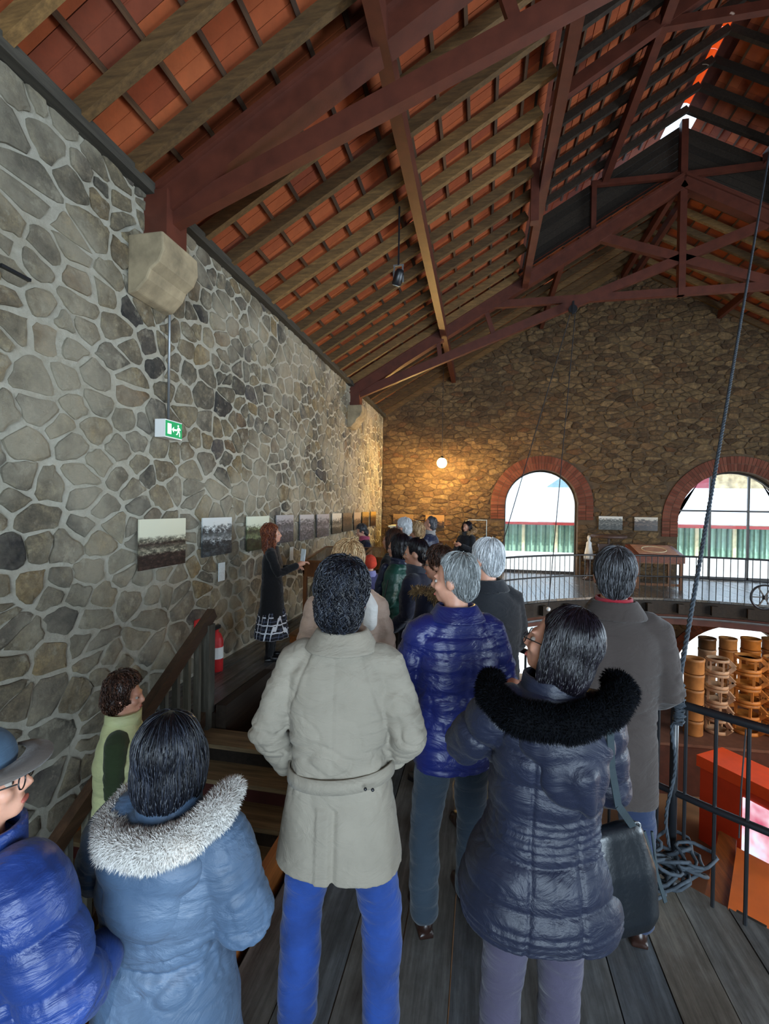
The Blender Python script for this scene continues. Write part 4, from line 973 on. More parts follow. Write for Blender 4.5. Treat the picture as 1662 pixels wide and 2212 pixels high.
def limb(mb, pts, rad, n=14, sub=4):
    """smooth tapered limb with round ends"""
    P_ = [Vector(p) for p in pts]; out = []; R = []
    for i in range(len(P_)-1):
        for k in range(sub):
            t = k/sub; out.append(P_[i].lerp(P_[i+1], t)); R.append(rad[i]*(1-t)+rad[i+1]*t)
    out.append(P_[-1]); R.append(rad[-1])
    a = [out[0]-(out[1]-out[0]).normalized()*rad[0]*.7]+out+[out[-1]+(out[-1]-out[-2]).normalized()*rad[-1]*.7]
    mb.tube(a, [rad[0]*.45]+R+[rad[-1]*.45], n)
def ell(mb, c, r, T=None):
    b = MB().ball((0, 0, 0), r, 18, 12); vs = [Vector(v)+Vector(c) for v in b.v]
    if T: vs = [T @ v for v in vs]
    mb.add(vs, b.f)
def band(mb, lo, hi, th=.012, n=40, T=None, arc=(0, 2*PI)):
    """cloth band between two loops lo/hi = (z, rx, ry, cx, cy)"""
    full = abs(arc[1]-arc[0]-2*PI) < 1e-3; m = n if full else n+1; vs = []
    for k in range(m):
        t = arc[0]+(arc[1]-arc[0])*k/n
        for (z, rx, ry, cx, cy), e in ((lo, 0), (hi, 0), (hi, th), (lo, th)): vs.append(Vector((cx+(rx+e)*math.cos(t), cy+(ry+e)*math.sin(t), z)))
    if T: vs = [T @ v for v in vs]
    fs = []
    for k in range(n if full else n):
        a = 4*k; b = 4*((k+1) % m)
        for i in range(4): j = (i+1) % 4; fs.append((a+i, a+j, b+j, b+i))
    if not full: fs += [(0, 1, 2, 3), tuple(4*(m-1)+i for i in (3, 2, 1, 0))]
    mb.add(vs, fs)
def strands(me, n, length, rad, seed, crown, curl=.0, lift=.004, grav=.6, segs=5, fr=15., keep=None, flow=None, tip=.15):
    r = random.Random(seed); vs = [v.co.copy() for v in me.vertices]; fs = [tuple(p.vertices) for p in me.polygons]
    bv = BVHTree.FromPolygons(vs, fs); mb = MB(); tries = 0; done = 0
    while done < n and tries < n*4:
        tries += 1; p = vs[r.randrange(len(vs))].copy()
        if keep and not keep(p): continue
        done += 1; pts = []; d = None; L = length*r.uniform(.6, 1.15); of = r.uniform(0, lift); ph = r.uniform(0, 6); side = r.choice((-1, 1))
        for k in range(segs+1):
            loc, nn, _, _ = bv.find_nearest(p)
            if loc is None: break
            pts.append(loc+nn*(of+lift*.4*math.sin(PI*k/segs)))
            g = (flow(loc) if flow else (loc-crown).normalized()*(1-grav)+Vector((0, 0, -grav)))
            g = g-nn*g.dot(nn)
            if g.length < 1e-4: g = nn.orthogonal()
            g.normalize(); w = nn.cross(g)
            g = (g+w*(curl*math.sin(fr*k/segs*1.3+ph)+.12*math.sin(ph*3)*side)).normalized()
            p = loc+g*L/segs
        if len(pts) > 2: mb.tube(pts, [rad*(1-(1-tip)*(k/(len(pts)-1))**2) for k in range(len(pts))], 3)
    return mb
def fur(me, n, length, rad, seed, droop=.3):
    r = random.Random(seed); mb = MB(); N = len(me.vertices)
    for _ in range(n):
        v = me.vertices[r.randrange(N)]; p = v.co; nn = Vector(v.normal)+Vector((r.gauss(0, .35), r.gauss(0, .35), r.gauss(0, .35)-droop)); nn.normalize()
        L = length*r.uniform(.5, 1.3); a = nn.orthogonal().normalized()*rad; c = nn.cross(a).normalized()*rad; m = p+nn*L*.5; e = p+nn*L+Vector((0, 0, -droop*L*.4)); q = p-nn*.004
        mb.add([q+a, q-a*.5+c*.87, q-a*.5-c*.87, m+a*.7, m-a*.35+c*.6, m-a*.35-c*.6, e], [(0,1,4,3),(1,2,5,4),(2,0,3,5),(3,4,6),(4,5,6),(5,3,6)])
    return mb
def folds(seed, amp=.006, freq=22, aniso=(1, 1, .5)): return lambda co, nr: waves(co, seed, freq, 7, aniso)*amp+waves(co, seed+5, freq*2.3, 5, aniso)*amp*.4
def creases(co, A, seed, amp):
    w = waves(co, seed+70, 30, 5, (.55, .55, 1.5)); v = waves(co, seed+71, 46, 5, (.8, .8, 1.2))
    m = .22+.8*np.exp(-((co[:, 2]-1.06)/.10)**2)
    for sh, el, wr in A: m += 1.1*np.exp(-(np.linalg.norm(co-np.array(el), axis=1)/.10)**2)+.8*np.exp(-(np.linalg.norm(co-np.array(sh)-np.array((0, 0, -.09)), axis=1)/.09)**2)
    m = np.minimum(m, 1.2)
    return (-np.exp(-(w/.13)**2)*1.0-np.exp(-(v/.09)**2)*.5+.7*w)*amp*m
def armparam(co, arms):
    """distance along the nearest arm for points close to an arm, else nan"""
    t = np.full(len(co), np.nan); best = np.full(len(co), 9.)
    for sh, el, wr in arms:
        acc = 0
        for a, b in ((sh, el), (el, wr)):
            a = np.array(a); b = np.array(b); d = b-a; L = np.linalg.norm(d); u = np.clip(((co-a) @ d)/L/L, 0, 1); dist = np.linalg.norm(co-(a+u[:, None]*d), axis=1)
            m = (dist < best); best[m] = dist[m]; t[m] = acc+u[m]*L; acc += L
    return t, best
def quilt(arms, sp=.085, amp=.010, seed=1, wr=.003, off=0, armsp=None, top=1.48, curve=0., lo=0, double=0):
    def f(co, nr):
        z = co[:, 2]+curve*np.abs(co[:, 0])+.006*waves(co, seed, 9, 4)+off
        t, dist = armparam(co, arms); r0 = .085
        isarm = (dist < r0) & (np.abs(co[:, 0]) > .15)
        par = np.where(isarm, t/(armsp or sp), z/sp)
        g = np.abs(np.sin(PI*par))
        puff = g**.45-.75
        if double: puff -= .5*np.exp(-((np.abs((par % 1)-.5)-.5+double)/.035)**2)
        d = puff*amp
        # short pulls running away from the seams
        d += waves(co, seed+3, 60, 6, (1, 1, .25))*wr*(1.3-g)+waves(co, seed+9, 30, 6, (.6, .6, 1.6))*wr
        d[co[:, 2] > top] *= .3
        d[co[:, 2] < lo] *= .3
        return d
    return f
def person(label, loc, H, rz, coat, hair, legs, head=(0, 0), arms=None, lean=0, vox=.012, group=None, tilt=0, feet=((-.1, 0), (.1, 0)), hv=None):
    root = empty('person', loc, math.radians(rz), label, 'person', group); s = H/1.75
    root.rotation_euler = (math.radians(tilt), math.radians(lean), math.radians(rz))
    HS = 1.0
    T = Matrix.Translation((0, 0, 1.5)) @ Matrix.Rotation(math.radians(head[0]), 4, 'Z') @ Matrix.Rotation(math.radians(head[1]), 4, 'X') @ Matrix.Translation((0, 0, -1.5))
    A = arms or (((-.235, .0, 1.14), (-.18, .16, .98)), ((.235, .0, 1.14), (.18, .16, .98)))
    SH = ((-.165, -.005, 1.40), (.165, -.005, 1.40)); AR = [(SH[i], A[i][0], A[i][1]) for i in (0, 1)]
    def fin(me, name, m, parent=root, smooth=True, lb=None):
        me.transform(Matrix.Scale(s, 4)); return tag(link(name, me, m, parent, smooth), label=lb)
    K = dict(root=root, T=T, AR=AR, s=s, fin=fin, vox=vox, H=H)
    # body: one continuous surface
    b = MB()
    loft(b, [(.86, .12, .09, 0, 0), (.93, .15, .105, 0, 0), (1.05, .125, .09, 0, 0), (1.25, .145, .10, 0, 0), (1.38, .15, .085, 0, -.005), (1.45, .09, .06, 0, -.01), (1.48, .05, .05, 0, -.01)], 20)
    limb(b, [(0, -.015, 1.44), T @ Vector((0, -.005, 1.57))], [.058, .055])
    ell(b, (0, -.012, 1.652), (.074, .093, .098), T); ell(b, (0, .022, 1.60), (.060, .070, .085), T); ell(b, (0, .066, 1.548), (.028, .026, .022), T)
    limb(b, [T @ Vector(p) for p in ((0, .088, 1.645), (0, .112, 1.607))], [.010, .013], 8); ell(b, (0, .098, 1.600), (.017, .013, .010), T)
    ell(b, (0, .082, 1.655), (.05, .014, .011), T)
    for sx in (-1, 1):
        ell(b, (sx*.037, .068, 1.607), (.023, .020, .022), T); ell(b, (sx*.077, -.006, 1.622), (.011, .020, .033), T)
    ell(b, (0, .088, 1.572), (.024, .012, .007), T); ell(b, (0, .087, 1.562), (.021, .012, .007), T)
    for i in (0, 1): limb(b, AR[i], [.048, .040, .027])
    for i, (fx, fy) in enumerate(feet):
        sx = -1 if i == 0 else 1; limb(b, [(sx*.085, 0, .92), (fx*.97, fy*.4+.02, .49), (fx, fy-.02, .09)], [.075, .05, .035])
    hm = blob(b, hv or vox, 3)
    # hands
    hb = MB()
    for i in (0, 1):
        el, wr = Vector(A[i][0]), Vector(A[i][1]); d = (wr-el).normalized(); ref = Vector((0, 0, 1)) if abs(d.z) < .8 else Vector((0, 1, 0)); sd = d.cross(ref).normalized(); up = sd.cross(d); sg = -1 if i == 0 else 1
        hb.tube([wr-d*.03, wr+d*.01, wr+d*.05, wr+d*.085, wr+d*.092], [.024, .03, .037, .036, .02], 10)
        for q in range(4):
            o = wr+d*.082+sd*(q-1.5)*.0195*sg; L = (.068, .078, .072, .055)[q]; bd = -up*.018
            limb(hb, [o, o+d*L*.45+bd*.3, o+d*L*.8+bd*1.2, o+d*L*.95+bd*2.4], [.009, .0085, .0078, .0068], 7, 2)
        o = wr+d*.025-sd*.03*sg; limb(hb, [o, o+d*.03-sd*.022*sg-up*.01, o+d*.06-sd*.026*sg-up*.02], [.012, .010, .0085], 7, 2)
    v0 = [tuple(v.co) for v in hm.vertices]; f0 = [tuple(p.vertices) for p in hm.polygons]; n0 = len(v0)
    mm = bpy.data.meshes.new('body'); mm.from_pydata(v0+[tuple(v) for v in hb.v], [], f0+[tuple(i+n0 for i in f) for f in hb.f]); fin(mm, 'body', SKINM)
    for sx in (-1, 1):
        e = MB(); ell(e, (sx*.031, .0765, 1.632), (.012, .010, .0085), T); fin(e.mesh('eye'), 'eye', EYE)
        e = MB(); ell(e, (sx*.031, .0848, 1.632), (.0058, .003, .0058), T); fin(e.mesh('iris'), 'iris', IRIS)
    e = MB(); ell(e, (0, .0965, 1.5675), (.021, .006, .0075), T); fin(e.mesh('mouth'), 'mouth', LIP)
    # coat
    b = MB(); rings = coat['rings']; loft(b, rings, 36, coat.get('p', 2.5)); sr = [q*.9 for q in coat.get('sleeve', (.08, .068, .052))]
    for i in (0, 1):
        sh, el, wr = [Vector(q) for q in AR[i]]; limb(b, [sh+Vector((-.05 if i else .05, 0, .005)), sh, el, el.lerp(wr, .9)], [sr[0], sr[0], sr[1], sr[2]], 18)
    df = coat['disp'](AR) if coat.get('disp') else folds(3); sd_ = int(abs(rz)*7+H*100) % 97
    cm = blob(b, coat.get('vox', vox), coat.get('smooth', 5), lambda co, nr: df(co, nr)+creases(co, AR, sd_, coat.get('wr', .007)))
    fin(cm, coat.get('name', 'coat'), coat['mat'])
    if coat.get('collar'):
        c = coat['collar']; b = MB()
        if c[0] == 'fold':
            band(b, (1.435, .088, .082, 0, -.012), (1.515, .074, .072, 0, -.008), .014); band(b, (1.45, .128, .122, 0, -.012), (1.525, .080, .078, 0, -.008), .013)
        elif c[0] == 'stand': band(b, (1.43, .092, .088, 0, -.012), (1.53, .078, .076, 0, .0), .016)
        elif c[0] == 'scarf':
            for k in range(4): b.tube([(math.cos(t)*(.082+.008*(k % 2)), math.sin(t)*(.080+.008*(k % 2))-.005, 1.455+.022*k+.01*math.sin(t*2+k)) for t in [2*PI*i/20 for i in range(20)]], .019, 8, True)
        me = blob(b, .007 if vox < .011 else .01, 4, folds(8, .003, 30)); fin(me, 'scarf' if c[0] == 'scarf' else 'collar', c[1])
    # trousers
    if legs:
        b = MB(); w = legs.get('w', 1.0)
        loft(b, [(.78, .155*w, .11*w, 0, 0), (.92, .17*w, .12*w, 0, 0), (1.0, .155*w, .11*w, 0, 0), (1.04, .14, .10, 0, 0)], 24)
        for i, (fx, fy) in enumerate(feet):
            sx = -1 if i == 0 else 1; limb(b, [(sx*.088, 0, .84), (fx*.97, fy*.4+.02, .48), (fx, fy-.015, .075)], [.088*w, .072*w, .066*w], 18)
        me = blob(b, legs.get('vox', vox), 4, folds(legs.get('seed', 4), legs.get('amp', .007), 20, (.8, .8, 1.8))); fin(me, legs.get('name', 'trousers'), legs['mat'])
        for i, (fx, fy) in enumerate(feet):
            b = MB(); ell(b, (fx, fy-.03, .045), (.038, .05, .045)); ell(b, (fx, fy+.06, .036), (.042, .09, .034)); ell(b, (fx, fy+.13, .03), (.040, .055, .026)); b.box((fx-.038, fy-.075, .0), (fx+.038, fy+.17, .018))
            if legs.get('boot'): limb(b, [(fx, fy-.02, .05), (fx, fy-.015, .3)], [.045, .055])
            fin(blob(b, .009, 2), 'shoe', legs['shoe'])
    # hair
    if hair:
        kd = hair['kind']; b = MB()
        ell(b, (0, -.024, 1.668), (.084, .096, .098), T); ell(b, (0, -.055, 1.615), (.072, .058, .078), T)
        if kd == 'long': hair.setdefault('lump', .008)
        if kd == 'full': ell(b, (0, -.02, 1.685), (.090, .10, .10), T); ell(b, (0, -.06, 1.61), (.08, .06, .09), T)
        if kd == 'curly': ell(b, (0, -.02, 1.68), (.098, .105, .108), T); ell(b, (0, -.055, 1.62), (.092, .075, .10), T)
        if kd in ('bob', 'long'):
            ell(b, (0, -.035, 1.665), (.098, .105, .112), T); ell(b, (0, -.045, 1.585), (.102, .08, .12), T)
            for sx in (-1, 1): ell(b, (sx*.075, .005, 1.60), (.026, .055, .105), T)
        if kd == 'long':
            for sx in (-1, 0, 1): limb(b, [T @ Vector((sx*.06, -.06, 1.6)), T @ Vector((sx*.09, -.06, 1.48)), T @ Vector((sx*.10, -.03, 1.32))], [.06, .055, .03])
            limb(b, [T @ Vector((.08, .02, 1.6)), T @ Vector((.10, .08, 1.45)), T @ Vector((.09, .10, 1.28))], [.035, .04, .02])
        if kd == 'tail': ell(b, (0, -.02, 1.675), (.083, .098, .098), T); ell(b, (0, -.13, 1.64), (.035, .035, .035), T); limb(b, [T @ Vector((0, -.15, 1.63)), T @ Vector((0, -.18, 1.55)), T @ Vector((0, -.17, 1.45))], [.025, .03, .012])
        hmesh = blob(b, .008 if vox < .011 else .011, 4, lambda co, nr: waves(co, 3, 75, 6)*hair.get('lump', .002))
        # cut the hairline: drop what hangs before the face
        Ti = T.inverted(); bm = bmesh.new(); bm.from_mesh(hmesh)
        lim = hair.get('front', .045)
        kill = [v for v in bm.verts if (lambda q: q.y > lim+max(0, (q.z-1.69))*.9 and q.z < 1.745)(Ti @ v.co)]
        bmesh.ops.delete(bm, geom=kill, context='VERTS'); bm.to_mesh(hmesh); bm.free()
        cr = T @ Vector(hair.get('crown', (.01, -.06, 1.775)))
        ds = hair.get('d', 1.0)
        sm = strands(hmesh, int(hair.get('n', 900)*ds), hair.get('len', .09), hair.get('rad', .0022), hair.get('seed', 1), cr, hair.get('curl', .35), hair.get('lift', .007), hair.get('grav', .55))
        ho = fin(hmesh, 'hair', hair['mat']); fin(sm.mesh('hair_strands'), 'hair_locks', hair['mat'])
        if hair.get('bald'):
            e = MB(); ell(e, (.0, -.035, 1.742), (.045, .05, .035), T); fin(e.mesh('bald_patch'), 'bald_patch', hair['bald'])
        K['hair'] = ho
    return K
def glasses(K, m=None, sun=False):
    T = K['T']; b = MB()
    for sx in (-1, 1):
        c = Vector((sx*.034, .106, 1.630)); b.tube([T @ (c+Vector((math.cos(t)*.024, 0, math.sin(t)*.018))) for t in [2*PI*i/16 for i in range(16)]], .002, 5, True)
        b.tube([T @ Vector(p) for p in ((sx*.058, .104, 1.636), (sx*.080, .03, 1.636), (sx*.083, -.02, 1.625))], .002, 5)
    b.tube([T @ Vector((-.011, .108, 1.634)), T @ Vector((.011, .108, 1.634))], .002, 5)
    K['fin'](b.mesh('glasses'), 'glasses', m or BLACK)
R5 = lambda *z: [(a, b, c, 0, d) for a, b, c, d in z]
STD = R5((.74, .19, .135, 0), (.95, .19, .135, 0), (1.08, .175, .13, 0), (1.28, .195, .135, 0), (1.38, .185, .115, -.005), (1.45, .12, .09, -.01), (1.485, .085, .08, -.01))
def base_rings(hem, flare=.22, waist=.175, chest=.20, fr_y=.7, neck=.085):
    flare, waist, chest = flare*.93, waist*.93, chest*.93
    return R5((hem, flare, flare*fr_y, 0), ((hem+1.06)/2, (flare+waist)/2+.005, ((flare+waist)/2)*fr_y, 0), (1.06, waist, waist*fr_y+.005, 0), (1.27, chest, chest*fr_y, 0), (1.37, chest*.96, chest*.60, -.005), (1.43, .14, .10, -.01), (1.485, neck, neck*.95, -.01))
def stand(u, D, z=0):
    q = P(u, 1300, D); return (q.x, q.y, z)
NAVY = cloth('navy_wool', '#10152a', .9); DNAVY = cloth('dark_navy_nylon', '#18203a', .42, .1, .5); BLKW = cloth('black_wool', '#0d0e12', .9); JEAN = cloth('bright_blue_denim', '#133473', .85, .2, bscale=600, var=.2); SHB = M('dark_brown_leather', '#2a1812', .35); SHK = M('black_leather', '#0e0f12', .35)
DGREY = cloth('dark_trouser', '#23262f', .85)
# ---- man in the beige trench coat
BEI = cloth('beige_cotton', '#837c6f', .85, .1, .3, .05)
def d_trench(A):
    def f(co, nr):
        d = folds(21, .005, 16, (1, 1, .6))(co, nr); x, y, z = co[:, 0], co[:, 1], co[:, 2]; t, dist = armparam(co, A); arm = (dist < .085) & (np.abs(x) > .17)
        d += np.where(arm, waves(co, 5, 55, 6, (.5, .5, 1.6))*.006, 0)
        bk = (y < 0) & ~arm
        d -= np.where(bk & (z < .93), .010*np.exp(-((x-.01)/.012)**2), 0)+np.where(bk & (z > 1.05), .003*np.exp(-((x)/.006)**2), 0)
        d += np.where(bk & (z < .93) & (x < .0) & (x > -.05), .006, 0)
        for sx in (-1, 1): d -= np.where(bk & (z > 1.15), .005*np.exp(-((x*sx-(.09+(1.47-z)*.36))/.008)**2), 0)
        return d
    return f
K = person('man with wavy dark hair in a beige trench coat and blue jeans', stand(742, 1.69), 1.69, 3,
    dict(rings=R5((.68, .235, .16, 0), (.85, .212, .15, 0), (1.0, .185, .135, 0), (1.08, .182, .135, 0), (1.27, .198, .14, 0), (1.37, .19, .12, -.01), (1.43, .14, .10, -.01), (1.485, .085, .08, -.01)), mat=BEI, disp=d_trench, sleeve=(.083, .074, .058), collar=('fold', BEI), name='trench_coat', vox=.0065, smooth=7),
    dict(kind='full', mat=H_DARK, n=2600, len=.07, rad=.0021, curl=1.5, lift=.014, lump=.006, seed=3, crown=(.025, -.03, 1.78), grav=.45),
    dict(mat=JEAN, shoe=SHB, w=1.08, amp=.009, vox=.008), arms=(((-.275, -.04, 1.13), (-.22, .08, .94)), ((.262, -.05, 1.17), (.17, .10, 1.0))), feet=((-.15, 0), (.16, .03)), vox=.0085)
b = MB(); band(b, (.985, .193, .141, 0, 0), (1.035, .190, .140, 0, 0), .008, 60)
me = b.mesh('belt'); sh = Matrix.Identity(4); sh[2][0] = .11; me.transform(sh); K['fin'](me, 'belt', BEI)
b = MB()
for x in (.12, .145): b.ball((x, -.145, 1.02), (.006, .006, .006), 8, 6)
K['fin'](b.mesh('belt_eyelets'), 'belt_eyelets', BLACK)
# ---- man in the royal blue quilted jacket
RB = cloth('royal_blue_nylon', '#121d5c', .38, .1, .55); TEAL = cloth('dark_teal_denim', '#26333f', .9)
K = person('grey-haired man in a quilted royal blue jacket and dark jeans, head turned left', stand(985, 2.15), 1.69, 22,
    dict(rings=base_rings(.78, .208, .205, .218, .74), mat=RB, disp=lambda A: quilt(A, .088, .010, 4, .005, 0, .085, 1.40, 0, 0, .16), sleeve=(.088, .075, .055), collar=('fold', RB), name='quilted_jacket', vox=.0075),
    dict(kind='short', mat=H_GREY, n=1500, len=.06, rad=.0015, curl=.15, seed=7, front=.02, bald=None), dict(mat=TEAL, shoe=SHB, amp=.009, vox=.009), head=(52, -4),
    arms=(((-.27, .02, 1.13), (-.12, .22, 1.08)), ((.27, .02, 1.13), (.12, .22, 1.08))), feet=((-.13, .02), (.12, .1)), vox=.009)
# ---- woman in the long dark navy puffer with black fur hood
NV = cloth('navy_satin_puffer', '#10162a', .5, .1, .4); BF = hairm('black_fur', '#030406', '#06070a', '#10131a', .9, .08)
def d_puff(A):
    def f(co, nr):
        x, y, z = co[:, 0], co[:, 1], co[:, 2]; t, dist = armparam(co, A); arm = (dist < .095) & (np.abs(x) > .16)
        sp = np.where(z > 1.10, .105, .125); zz = z-.10*np.abs(x)-.08*x
        par = np.where(arm, t/.11, (zz-1.10)/sp); g = np.abs(np.sin(PI*par)); d = (g**.4-.8)*.017
        w = (z > 1.0) & (z < 1.115) & ~arm; d = np.where(w, (np.abs(np.sin(PI*(zz)/.024))**.6-.8)*.007, d)
        h = (z < .81) & ~arm; d = np.where(h, (np.abs(np.sin(PI*(zz)/.024))**.6-.8)*.006, d)
        d += waves(co, 12, 48, 7, (.5, .5, 1.3))*.0055*np.where(w | h, .4, 1)+waves(co, 31, 20, 5, (.6, .6, 1.2))*.005
        bk = (y < 0) & ~arm
        for sx in (-1, 1): d -= np.where(bk & (z < 1.35), .006*np.exp(-((x*sx-.075-.03*(z-1.06)**2*4)/.006)**2), 0)
        d -= np.where((z < 1.12) & bk, .003*np.exp(-(x/.005)**2), 0)
        return d
    return f
K = person('woman with plum-black bob in a long navy puffer coat with black fur hood, wearing glasses', stand(1150, 1.46), 1.60, 10,
    dict(rings=R5((.73, .258, .19, 0), (.78, .268, .20, 0), (.90, .24, .18, 0), (1.02, .188, .145, 0), (1.09, .178, .14, 0), (1.27, .19, .15, 0), (1.37, .18, .13, -.01), (1.44, .13, .105, -.01), (1.485, .10, .09, -.01)), mat=NV, disp=d_puff, sleeve=(.095, .082, .058), collar=('stand', NV), name='puffer_coat', vox=.0068, smooth=4, wr=.004),
    dict(kind='bob', mat=H_BLACK, n=3000, len=.13, rad=.0013, curl=.06, lift=.002, seed=11, front=.035, grav=.7), dict(mat=cloth('plum_grey_trouser', '#3a3648', .85), shoe=SHK, w=1.0, vox=.01), head=(58, 8), lean=2.6,
    arms=(((-.265, .07, 1.24), (-.09, .25, 1.34)), ((.235, .04, 1.14), (.12, .22, 1.12))), vox=.0085)
glasses(K)
b = MB(); limb(b, [(-.18, .08, 1.47), (-.205, -.02, 1.45), (-.14, -.13, 1.425), (0, -.165, 1.43), (.13, -.14, 1.465), (.215, -.05, 1.50), (.225, .03, 1.51)], [.04, .045, .05, .05, .046, .046, .04], 14, 4)
me = blob(b, .01, 4, lambda co, nr: waves(co, 3, 60)*.006); fm = fur(me, 16000, .016, .0013, 5, .2); K['fin'](me, 'fur_trim', BF); K['fin'](fm.mesh('fur_pile'), 'fur_pile', BF)
b = MB(); ell(b, (.02, -.11, 1.35), (.155, .07, .09)); ell(b, (.04, -.14, 1.27), (.11, .045, .11)); limb(b, [(.05, -.15, 1.28), (.09, -.155, 1.16)], [.06, .02])
K['fin'](blob(b, .0075, 8, folds(6, .006, 24)), 'hood', NV)
# black shoulder bag
q0 = Vector(stand(1190, 1.44)); BAGM = M('black_bag_leather', '#0a1016', .35, .1, 12, bump=.3, bscale=60, spec=.6); STR = M('grey_green_strap', '#222e33', .6)
bc = P(1338, 1885, 1.42); bag = empty('shoulder_bag', tuple(bc), math.radians(25), 'soft black leather shoulder bag hanging at the hip of the woman in the navy puffer', 'bag')
b = MB(); loft(b, [(-.16, .115, .045, 0, 0), (-.12, .128, .055, 0, 0), (.02, .115, .05, 0, 0), (.13, .085, .03, -.01, 0), (.15, .06, .015, -.01, 0)], 28, 3.2)
me = blob(b, .008, 4, folds(2, .005, 26)); link('body', me, BAGM, bag, True)
MB().tube([(.122, 0, -.15), (.12, -.02, -.02), (.10, -.015, .12)], .004, 6).build('seam', STR, bag)
b = MB(); Rb = Matrix.Rotation(-math.radians(25), 3, 'Z')
s1 = Rb @ (P(1322, 1660, 1.34)-bc); s2 = Rb @ (P(1336, 1740, 1.37)-bc); s3 = Vector((.045, -.01, .13))
for p, q in ((Rb @ (P(1318, 1570, 1.30)-bc), s1), (s1, s2), (s2, s3)): b.bar(p, q, .022, .004, (0, 1, 0))
b.build('strap', STR, bag)
MB().tube([Vector((.045, -.012, .14))+Vector((math.cos(t)*.016, 0, math.sin(t)*.014)) for t in [2*PI*i/12 for i in range(12)]], .003, 6, True).build('buckle', GREY, bag, True)
MB().bar((.075, -.01, .12), (.14, -.03, -.09), .012, .004, (0, 1, 0)).build('side_strap', STR, bag)
# ---- man at the right in the brown-grey coat
TP_ = cloth('taupe_wool', '#3d3633', .95, .2, .2, .06); REDC = cloth('red_knit', '#8e1626', .9)
def d_plain(seed, amp=.005): return lambda A: (lambda co, nr: folds(seed, amp, 14, (1, 1, .35))(co, nr)+waves(co, seed+2, 42, 5, (1, 1, .4))*amp*.35)
K = person('man with dark greying hair in a long brown-grey coat with a red collar showing', stand(1326, 2.1), 1.735, -4,
    dict(rings=R5((.66, .192, .15, 0), (.8, .19, .145, 0), (1.0, .185, .14, 0), (1.1, .185, .14, 0), (1.27, .195, .14, 0), (1.37, .185, .12, -.01), (1.43, .14, .10, -.01), (1.475, .09, .085, -.01)), mat=TP_, disp=d_plain(31, .006), sleeve=(.085, .075, .06), collar=('fold', TP_), name='overcoat', vox=.008, smooth=7),
    dict(kind='short', mat=H_GDARK, n=1900, len=.06, rad=.0016, curl=.15, seed=17, lift=.006), dict(mat=cloth('navy_trouser', '#1d2a46', .85), shoe=SHB, amp=.009, vox=.01), head=(-4, 3),
    arms=(((-.225, .0, 1.13), (-.15, .2, 1.02)), ((.225, .0, 1.13), (.15, .2, 1.02))), feet=((-.12, -.06), (.13, .05)), vox=.009)
b = MB(); band(b, (1.47, .076, .075, 0, -.008), (1.535, .068, .068, 0, -.004), .008); K['fin'](b.mesh('shirt_collar'), 'shirt_collar', REDC)
# ---- woman in the blue-grey parka with white fur
BG = cloth('blue_grey_satin', '#40546c', .55, .1, .4); WF = hairm('white_fur', '#b0aca6', '#ccc8c3', '#e4e1dd', .9, .1)
def d_parka(A):
    def f(co, nr):
        x, y, z = co[:, 0], co[:, 1], co[:, 2]; t, dist = armparam(co, A); arm = (dist < .105) & (np.abs(x) > .16); zz = z-.06*x
        d = waves(co, 41, 26, 7, (1, 1, .9))*.007+waves(co, 44, 60, 5)*.002
        d += np.where(arm, (np.abs(np.sin(PI*t/.15))**.5-.7)*.010, 0)
        g = np.exp(-((zz-1.065)/.014)**2); d -= np.where(~arm, .018*g, 0)
        d += np.where(~arm, waves(co, 47, 75, 5, (1.2, 1.2, .2))*.006*np.exp(-((zz-1.065)/.07)**2), 0)
        d -= np.where((y < 0) & ~arm, .004*np.exp(-((x-.02)/.005)**2)*(z > 1.15), 0)
        return d
    return f
K = person('woman with straight dark hair in a blue-grey parka with white fur hood trim', tuple(stand(374, 1.34, -.268)), 1.56, 4,
    dict(rings=R5((.52, .225, .18, 0), (.66, .235, .185, 0), (.85, .222, .175, 0), (1.03, .19, .155, 0), (1.08, .188, .15, 0), (1.25, .215, .17, 0), (1.37, .20, .14, -.01), (1.44, .135, .105, -.01), (1.485, .10, .09, -.01)), mat=BG, disp=d_parka, sleeve=(.11, .10, .062), collar=('stand', BG), name='parka', vox=.0068, smooth=6),
    dict(kind='bob', mat=H_DARK, n=2400, len=.12, rad=.0015, curl=.1, lift=.005, seed=23, grav=.7, crown=(.0, -.03, 1.785)), dict(mat=cloth('berry_trouser', '#4a2434', .85), shoe=SHK), head=(-8, -6),
    arms=(((-.275, .05, 1.22), (-.12, .27, 1.2)), ((.262, -.02, 1.18), (.14, .22, 1.12))), vox=.0085)
b = MB(); limb(b, [(-.17, .06, 1.46), (-.17, -.05, 1.435), (-.10, -.13, 1.43), (.02, -.155, 1.44), (.12, -.13, 1.465), (.18, -.04, 1.50), (.185, .05, 1.52)], [.034, .042, .046, .046, .046, .044, .034], 14, 4)
me = blob(b, .009, 4, lambda co, nr: waves(co, 7, 55)*.008); fm = fur(me, 16000, .018, .0013, 9, .2); K['fin'](me, 'fur_trim', WF); K['fin'](fm.mesh('fur_pile'), 'fur_pile', WF)
b = MB(); ell(b, (.0, -.10, 1.36), (.175, .085, .10)); ell(b, (.0, -.135, 1.27), (.125, .055, .11)); K['fin'](blob(b, .0075, 8, folds(16, .007, 22)), 'hood', BG)
